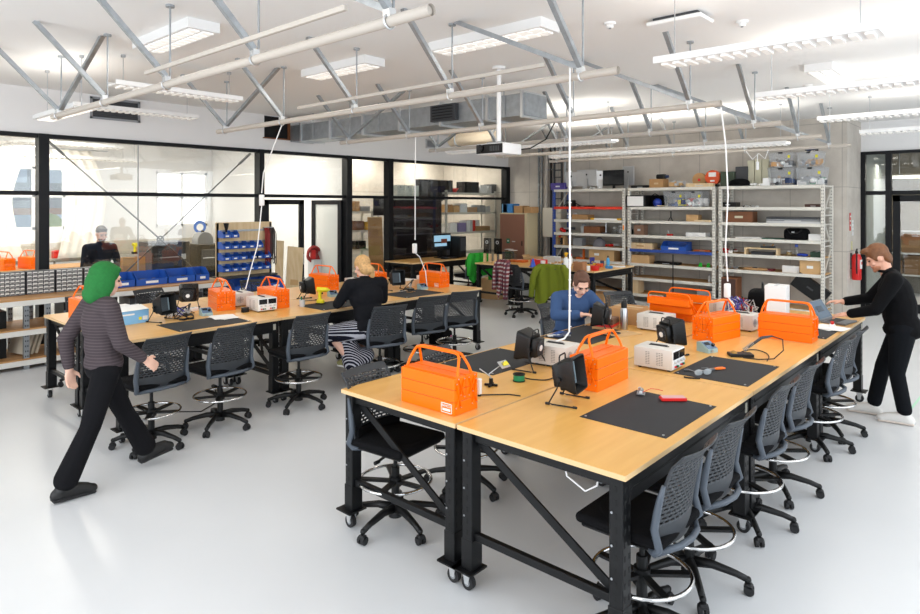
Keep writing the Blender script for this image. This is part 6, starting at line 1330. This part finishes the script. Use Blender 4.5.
# ------------------------------------------------------------------ people
SKIN = M('skin', '#dba58c', .5); SKIN2 = M('skin_pale', '#e6b8a2', .5)
def fuse(mb, name, mats, parent, vox=.008, sm=3, label=None, pick=None):
    me = mb.mesh(name+'_raw', mats if isinstance(mats, list) else [mats]); o = bpy.data.objects.new(name, me); COL.objects.link(o)
    r = o.modifiers.new('r', 'REMESH'); r.mode = 'VOXEL'; r.voxel_size = vox
    s = o.modifiers.new('s', 'SMOOTH'); s.factor = .5; s.iterations = sm
    dg = bpy.context.evaluated_depsgraph_get(); dg.update(); me2 = bpy.data.meshes.new_from_object(o.evaluated_get(dg))
    o.modifiers.clear(); o.data = me2; bpy.data.meshes.remove(me); me2.name = name
    me2.materials.clear()
    for m in (mats if isinstance(mats, list) else [mats]): me2.materials.append(m)
    for p in me2.polygons: p.use_smooth = True; p.material_index = pick(p.center) if pick else 0
    o.parent = parent
    if label: o['label'] = label
    return o
V = Vector
def hand(m, w, d, n, s=1.0):
    """w wrist, d direction of the hand, n palm normal; s=+1/-1 puts the thumb on that side"""
    d = V(d).normalized(); n = (V(n)-d*V(n).dot(d)).normalized(); x = d.cross(n)*s; w = V(w)
    m.ball(w+d*.045, (.04, .048, .017), 12, rot=Matrix((x, d, n)).transposed())
    for k, L in enumerate((.07, .078, .072, .056)):
        b = w+d*.08+x*(.03-.02*k); k1 = b+(d+n*.25).normalized()*L*.5; k2 = k1+(d*.75+n*.75).normalized()*L*.5
        m.cap(b-d*.02, k1, .0105, .0095, 8); m.cap(k1, k2, .0095, .008, 8)
    b = w+d*.025+x*.03; k1 = b+(x*.75+d*.65+n*.3).normalized()*.035; k2 = k1+(d+n*.35+x*.2).normalized()*.03
    m.cap(b, k1, .012, .0105, 8); m.cap(k1, k2, .0105, .009, 8)
def human(label, loc, rz, J, skin, top, bottom, shoe, hair, hairfn, vox=.008, skirt=None, sleeve=1.0, hem=.0, beard=None, flare=.012, topmat=None, fat=1.0, collar=None):
    t = T('person', label, 'person', loc, rz)
    J = {k: V(v) for k, v in J.items()}
    HR = Matrix.Rotation(R(J['look'][1]), 3, 'Z') @ Matrix.Rotation(R(J['look'][0]), 3, 'X'); H = J['head']
    def hp(x, y, z): return H + HR @ V((x, y, z))
    def torso(m, g):
        p, c, nk = J['pelvis'], J['chest'], J['neck']; up = (c-p).normalized(); q = V((0, 0, 1)).rotation_difference(up).to_matrix()
        m.ball(p, (.155*fat+g, .115*fat+g, .12+g), 16, rot=q); m.ball(p*.55+c*.45, (.14*fat+g, .105*fat+g, .16+g), 16, rot=q); m.ball(c, (.16*fat+g, .112*fat+g, .17+g), 16, rot=q)
        m.cap(J['shL']*.85+J['shR']*.15, J['shR']*.85+J['shL']*.15, .066+g, .066+g, 12); m.cap(c+up*.08, nk, .085+g, .052+g*.5, 12)
    def arm(m, s, g, wrist=True):
        a, b, c = J['sh'+s], J['el'+s], J['wr'+s]; m.cap(a, b, .054*fat+g, .043+g, 12); m.cap(b, c if wrist else b*.15+c*.85, .042+g, .029+g*sleeve, 12)
    def leg(m, s, g, flare=0):
        a, b, c = J['hip'+s], J['kn'+s], J['an'+s]; m.cap(a, b, .085*fat+g, .058+g, 12); m.cap(b, (b*.13+c*.87) if g else c, .056+g, .04+g+flare, 12)
    m = MB(); torso(m, -.004); nk = J['neck']; m.cap(nk-V((0, .0, .03)), H+HR@V((0, -.02, -.06)), .056, .054, 12)
    m.ball(H+HR@V((0, -.008, .02)), (.077, .097, .098), 18, rot=HR); m.ball(hp(0, .03, -.055), (.056, .066, .062), 14, rot=HR); m.ball(hp(0, .062, -.095), (.026, .026, .02), 10)
    m.ball(hp(0, .078, .03), (.055, .02, .014), 10, rot=HR); m.cap(hp(0, .09, .015), hp(0, .112, -.025), .010, .015, 8); m.ball(hp(0, .088, -.06), (.026, .012, .009), 8, rot=HR)
    for s in (-1, 1): m.ball(hp(s*.077, -.005, -.01), (.012, .022, .032), 8, rot=HR); m.ball(hp(s*.045, .068, -.03), (.022, .02, .02), 8)
    for s in 'LR':
        arm(m, s, 0); leg(m, s, 0); hand(m, J['wr'+s], J['hd'+s], J['hn'+s], 1 if s == 'R' else -1)
        m.cap(J['an'+s], J['to'+s], .036, .03, 10)
    fuse(m, 'body', skin, t, .0075, 2)
    m = MB()
    for s in (-1, 1): m = MB(); m.ball(hp(s*.032, .083, .004), (.014, .01, .007), 8, rot=HR); m.build('eye', M('eye_dark', '#2a201c', .3), t, smooth=True); m = MB(); m.cap(hp(s*.016, .098, .026), hp(s*.05, .082, .026), .0045, .004, 6); m.build('eyebrow', hair, t, smooth=True)
    m = MB(); m.ball(hp(0, .097, -.06), (.021, .007, .006), 8, rot=HR); m.build('lips', M('lips', '#b5665c', .5), t, smooth=True)
    m = MB(); torso(m, .016)
    for s in 'LR': arm(m, s, .014, False)
    if hem: m.ball(J['pelvis']*.5+J['chest']*.5, (.2, .15, .26), 16); m.ball(J['pelvis']-V((0, 0, hem)), (.165*fat+.016, .13*fat+.016, .1), 16)
    fuse(m, 'top', top, t, .011, 4)
    if collar: m = MB(); m.ring(J['neck']+V((0, .005, .0)), .062, .014, 20, 8); m.build('collar', collar, t, smooth=True)
    m = MB(); m.ball(J['pelvis']-V((0, 0, .03)), (.165*fat, .128*fat, .12), 16)
    if skirt: skirt(m, J)
    else:
        for s in 'LR': leg(m, s, .014, flare)
    fuse(m, 'skirt' if skirt else 'trousers', bottom, t, .011, 4)
    for s in 'LR':
        a, e = J['an'+s], J['to'+s]; f = (e-a); f.z = 0; f.normalize(); heel = a-f*.055; heel.z = min(a.z, e.z+.04)-.0
        m = MB(); m.cap(V((a.x, a.y, a.z-.01)), V((e.x, e.y, e.z+.012)), .05, .042, 12); m.ball(V((a.x, a.y, a.z-.045))-f*.03, (.042, .052, .05), 12); m.cap(V((a.x, a.y, a.z-.045)), V((e.x, e.y, e.z+.005)), .042, .036, 10); m.ball(e+f*.03, (.044, .05, .036), 12)
        o = fuse(m, 'shoe', shoe[0], t, .01, 3)
        q = V((a.x, a.y, max(.012, a.z-.075))); m = MB(); m.bar(q-f*.07, V((e.x, e.y, max(.012, e.z-.022)))+f*.062, .08, .022, bev=.009); m.build('sole', shoe[1], o)
    m = MB(); hairfn(m, hp, HR); fuse(m, 'hair', hair, t, .009, 2)
    if beard: m = MB(); m.ball(hp(0, .045, -.075), (.056, .055, .045), 12, rot=HR); m.ball(hp(0, .085, -.1), (.03, .02, .022), 10); fuse(m, 'beard', beard, t, .008, 2)
    return t
GREENH = M('hair_green', '#126a2a', .8, var=.1, vs=60); BLONDE = M('hair_blonde', '#c79c66', .6, var=.25, vs=40); BROWNH = M('hair_brown', '#5a3a2a', .6, var=.2, vs=40); GINGER = M('hair_ginger', '#6e4526', .6, var=.22, vs=40); DARKH = M('hair_dark', '#4a4034', .7)
# 1 walking woman
def hair1(m, hp, HR):
    m.ball(hp(0, -.022, .042), (.092, .108, .1), 16, rot=HR); m.ball(hp(0, -.055, -.03), (.09, .085, .12), 16, rot=HR); m.ball(hp(0, -.055, -.11), (.1, .085, .08), 14)
    for s in (-1, 1): m.ball(hp(s*.078, -.015, -.03), (.024, .062, .1), 12, rot=HR); m.ball(hp(s*.072, -.02, -.12), (.032, .05, .06), 10)
    m.ball(hp(0, .045, .088), (.07, .042, .03), 12, rot=HR)
TOP1 = stripes('striped_top', '#453d40', '#534a4d', 14, 'Z', .9)
human('person with a green bob walking past in a grey striped top and black trousers', (1.84, 5.22, 0), -PI/2, dict(look=(-12, 0, 0), pelvis=(0, -.03, .92), chest=(0, -.05, 1.21), neck=(0, -.045, 1.41), head=(0, -.015, 1.535),
      shL=(-.17, -.07, 1.345), elL=(-.22, -.22, 1.09), wrL=(-.2, -.2, .86), hdL=(0, .1, -1), hnL=(1, .2, 0), shR=(.17, -.045, 1.345), elR=(.225, .01, 1.08), wrR=(.2, .19, .93), hdR=(-.05, .75, -.6), hnR=(-.8, 0, -.3),
      hipL=(-.085, -.02, .87), knL=(-.09, .14, .5), anL=(-.09, .33, .13), toL=(-.09, .46, .12), hipR=(.085, -.04, .87), knR=(.09, -.15, .48), anR=(.09, -.33, .1), toR=(.09, -.18, .035)), SKIN2, TOP1, M('trousers_black', '#131316', .9), (M('shoe_black', '#111112', .5), BRUB), GREENH, hair1, flare=.03)
# 2 seated woman
def hair2(m, hp, HR):
    m.ball(hp(0, -.02, .04), (.09, .108, .098), 16, rot=HR); m.ball(hp(0, -.055, -.03), (.083, .065, .09), 14, rot=HR); m.ball(hp(.03, -.1, -.07), (.05, .045, .045), 12); m.ball(hp(.06, -.075, -.12), (.035, .03, .05), 10)
def skirt2(m, J):
    for s in 'LR': m.cap(J['hip'+s], J['kn'+s], .12, .1, 14)
    k = (J['knL']+J['knR'])/2; m.ball(k+V((0, -.02, -.06)), (.17, .12, .12), 14); m.cap(k+V((.06, -.1, -.05)), k+V((.1, -.2, -.3)), .1, .13, 14); m.cap(k+V((.1, -.2, -.28)), k+V((.25, -.22, -.26)), .11, .1, 12)
SKIRT = stripes('skirt_stripes', '#191b28', '#b9bac4', 15, 'DIAGONAL', .9)
w2 = human('seated person with a blonde tied bun in a black jumper and striped skirt', (4.74, 5.62, 0), R(-12), dict(look=(-22, 8, 0), pelvis=(0, -.02, .72), chest=(0, .08, 1.05), neck=(0, .13, 1.26), head=(0, .18, 1.385),
      shL=(-.2, .09, 1.19), elL=(-.3, .2, .98), wrL=(-.16, .42, .965), hdL=(.4, .9, -.05), hnL=(0, 0, -1), shR=(.2, .09, 1.19), elR=(.3, .22, .98), wrR=(.14, .43, .965), hdR=(-.4, .9, -.05), hnR=(0, 0, -1),
      hipL=(-.1, .0, .7), knL=(-.36, .25, .64), anL=(-.2, .08, .35), toL=(-.24, .2, .3), hipR=(.1, .0, .7), knR=(-.14, .36, .64), anR=(.1, .2, .36), toR=(.06, .32, .31)), SKIN2, M('jumper_black', '#17181c', .95, bump=.3, bs=120), SKIRT, (M('shoe_olive', '#8d8a5a', .6), WPLA), BLONDE, hair2, skirt=skirt2, fat=1.22, sleeve=1.3)
m = MB(); m.ring((.035, .09, 1.345), .03, .011, 14, 6, (0, 1, .3)); o = m.build('hair_tie', M('tie_blue', '#2c5f78', .6), w2, label='dark blue hair tie')
# 3 person in blue
def hair3(m, hp, HR):
    m.ball(hp(0, -.024, .042), (.085, .1, .092), 16, rot=HR); m.ball(hp(0, -.07, -.03), (.07, .045, .07), 12, rot=HR); m.ball(hp(0, .04, .098), (.06, .04, .016), 12, rot=HR)
    for s in (-1, 1): m.ball(hp(s*.068, .01, .03), (.016, .05, .05), 10, rot=HR)
BLUET = M('sweat_blue', '#3f577f', .95, bump=.35, bs=60)
p3 = human('person in a blue sweatshirt seated at the bench looking down at a hand tool', (5.93, 3.74, 0), R(152), dict(look=(-38, -12, 0), pelvis=(0, -.02, .7), chest=(0, .09, 1.0), neck=(0, .18, 1.19), head=(0, .26, 1.285),
      shL=(-.19, .1, 1.12), elL=(-.28, .28, .97), wrL=(-.08, .46, .99), hdL=(.5, .75, -.1), hnL=(0, .2, -1), shR=(.19, .1, 1.12), elR=(.3, .26, .97), wrR=(.12, .46, 1.0), hdR=(-.55, .75, .1), hnR=(0, .1, -1),
      hipL=(-.1, .0, .68), knL=(-.14, .4, .64), anL=(-.13, .3, .36), toL=(-.13, .42, .33), hipR=(.1, .0, .68), knR=(.14, .4, .64), anR=(.13, .3, .36), toR=(.13, .42, .33)), SKIN2, BLUET, M('jeans_dark', '#2b3038', .9), (M('shoe_black'), BRUB), BROWNH, hair3, fat=1.1, sleeve=1.6, collar=BLUET)
fw = Matrix.Rotation(R(152), 3, 'Z') @ V((.02, .54, 0))
t = T('hand_tool', 'thin dark tool held by the person in blue', 'tool', (5.93+fw.x, 3.74+fw.y, 1.0), R(60)); m = MB(); m.cyl((-.08, 0, 0), (.02, 0, .0), .009, n=10); m.build('grip', BPLA, t); m = MB(); m.cyl((.02, 0, 0), (.1, 0, .0), .004, n=8); m.build('shaft', STEEL, t)
# 4 standing man
def hair4(m, hp, HR):
    m.ball(hp(0, -.018, .05), (.086, .105, .095), 16, rot=HR); m.ball(hp(0, -.065, -.02), (.076, .05, .075), 12, rot=HR); m.ball(hp(0, .06, .105), (.07, .055, .03), 12, rot=HR)
    for s in (-1, 1): m.ball(hp(s*.07, .01, .02), (.016, .04, .05), 10, rot=HR)
JACK = M('jacket_black', '#0a0a0c', .95, bump=.2, bs=50)
human('standing person with short ginger hair in a black jacket, working at the laptop', (7.5, 1.0, 0), R(6), dict(look=(-30, 4, 0), pelvis=(0, -.05, .93), chest=(0, .01, 1.24), neck=(0, .08, 1.45), head=(0, .155, 1.58),
      shL=(-.2, .02, 1.38), elL=(-.28, .16, 1.1), wrL=(-.17, .4, 1.02), hdL=(.15, 1, -.2), hnL=(.3, 0, -1), shR=(.2, .04, 1.38), elR=(.27, .24, 1.14), wrR=(.13, .47, 1.1), hdR=(-.1, 1, .0), hnR=(0, 0, -1),
      hipL=(-.1, -.05, .9), knL=(-.1, .0, .49), anL=(-.1, -.07, .09), toL=(-.1, .09, .035), hipR=(.1, -.05, .9), knR=(.09, .12, .49), anR=(.08, .2, .09), toR=(.08, .36, .035)), SKIN, JACK, M('jeans_black', '#101216', .95), (M('canvas_white', '#e0ddd8', .8), M('sole_beige', '#d3c6bb', .7)), GINGER, hair4, hem=.04, fat=1.2, sleeve=1.3, beard=M('stubble', '#b5795a', .8), collar=M('collar_black', '#0c0c0e', .9))
# 5 beyond the glass
def hair5(m, hp, HR): m.ball(hp(0, -.02, .045), (.083, .1, .09), 16, rot=HR); m.ball(hp(0, .045, .1), (.06, .05, .025), 12, rot=HR)
p5 = human('bearded person in a dark jumper standing beyond the glass, looking at a phone', (tx(101, 11.35), 11.4, 0), R(186), dict(look=(-22, 0, 0), pelvis=(0, 0, .95), chest=(0, .0, 1.26), neck=(0, .02, 1.48), head=(0, .05, 1.63),
      shL=(-.2, 0, 1.4), elL=(-.27, .06, 1.12), wrL=(-.07, .24, 1.1), hdL=(.7, .6, .1), hnL=(0, 0, 1), shR=(.2, 0, 1.4), elR=(.27, .06, 1.12), wrR=(.1, .25, 1.1), hdR=(-.7, .6, .1), hnR=(0, 0, 1),
      hipL=(-.1, 0, .9), knL=(-.1, .02, .48), anL=(-.1, 0, .09), toL=(-.1, .15, .035), hipR=(.1, 0, .9), knR=(.1, .02, .48), anR=(.1, 0, .09), toR=(.1, .15, .035)), SKIN, M('jumper_slate', '#23252e', .95), M('jeans_dark'), (M('shoe_black'), BRUB), DARKH, hair5, fat=1.1, beard=M('beard_dark', '#5a4a3a', .8))
q = p5.matrix_basis @ V((.01, .34, 1.12)); t = T('phone', 'small phone held by the person beyond the glass', 'phone', (p5.location.x, p5.location.y-.33, 1.115)); m = MB(); m.box((0, 0, 0), (.075, .15, .009), bev=.003); m.build('case', BPLA, t); m = MB(); m.box((0, 0, .005), (.068, .138, .001)); m.build('screen', SCREEN, t)
# ------------------------------------------------------------------ light
w = bpy.data.worlds.new('world'); SC.world = w; w.use_nodes = True
bg = w.node_tree.nodes['Background']; bg.inputs[0].default_value = (.86, .93, 1, 1); bg.inputs[1].default_value = .62
def area(name, loc, size, sy, power, direction, col=(1, 1, 1)):
    l = bpy.data.lights.new(name, 'AREA'); l.shape = 'RECTANGLE'; l.size = size; l.size_y = sy; l.energy = power; l.color = col
    o = bpy.data.objects.new(name, l); COL.objects.link(o); o.location = loc
    o.rotation_euler = Vector(direction).to_track_quat('-Z', 'Y').to_euler(); return o
# daylight through the big windows behind and to the right of the camera
area('window_daylight', (-3.6, 3, 2.0), 9, 3, 250, (1, .1, -.15), (.93, .96, 1))
area('window_daylight', (6, -3.6, 2.0), 14, 3, 260, (.1, 1, -.15), (.88, .94, 1))
# ceiling luminaires and pendants (up and down light)
for x, y in [(2.78, 6.2), (4.75, 6.15), (4.85, 3.95), (9.05, 1.9), (1.1, 4.0)]: area('luminaire_light', (x, y, CZ-.11), .3, 1.2, 9, (0, 0, -1), (1, .93, .82))
for x, y, L in [(4.82, 1.46, 1.4), (7, .9, 2.4), (9.4, 1.1, 1.8), (11.5, 1.1, 1.8), (9.3, 6.8, 3.5), (11.4, 5.3, 4.5), (2.52, 8.5, 1.4)]:
    area('pendant_uplight', (x, y, 3.27), .2, L, 3.2*L, (0, 0, 1), (1, .95, .87)); area('pendant_downlight', (x, y, 3.15), .2, L, 4*L, (0, 0, -1), (1, .95, .87))
for x, y in [(.5, 12.5), (4, 12.5), (7.2, 12.5), (4, 15), (.5, 15)]: area('annex_light', (x, y, 3.4), .4, 2.2, 62, (0, 0, -1), (1, .95, .86))
for x, y in [(10.6, 12.4), (12.6, 12.0)]: area('store_light', (x, y, 3.5), .4, 1.5, 45, (0, 0, -1), (1, .94, .84))
for y in (.8, 2.0): area('corridor_light', (16.9, y, 3.0), .3, 1.2, 18, (0, 0, -1), (1, .93, .8))
SC.view_settings.view_transform = 'Standard'; SC.view_settings.look = 'None'; SC.view_settings.exposure = 0.36; SC.view_settings.gamma = 1
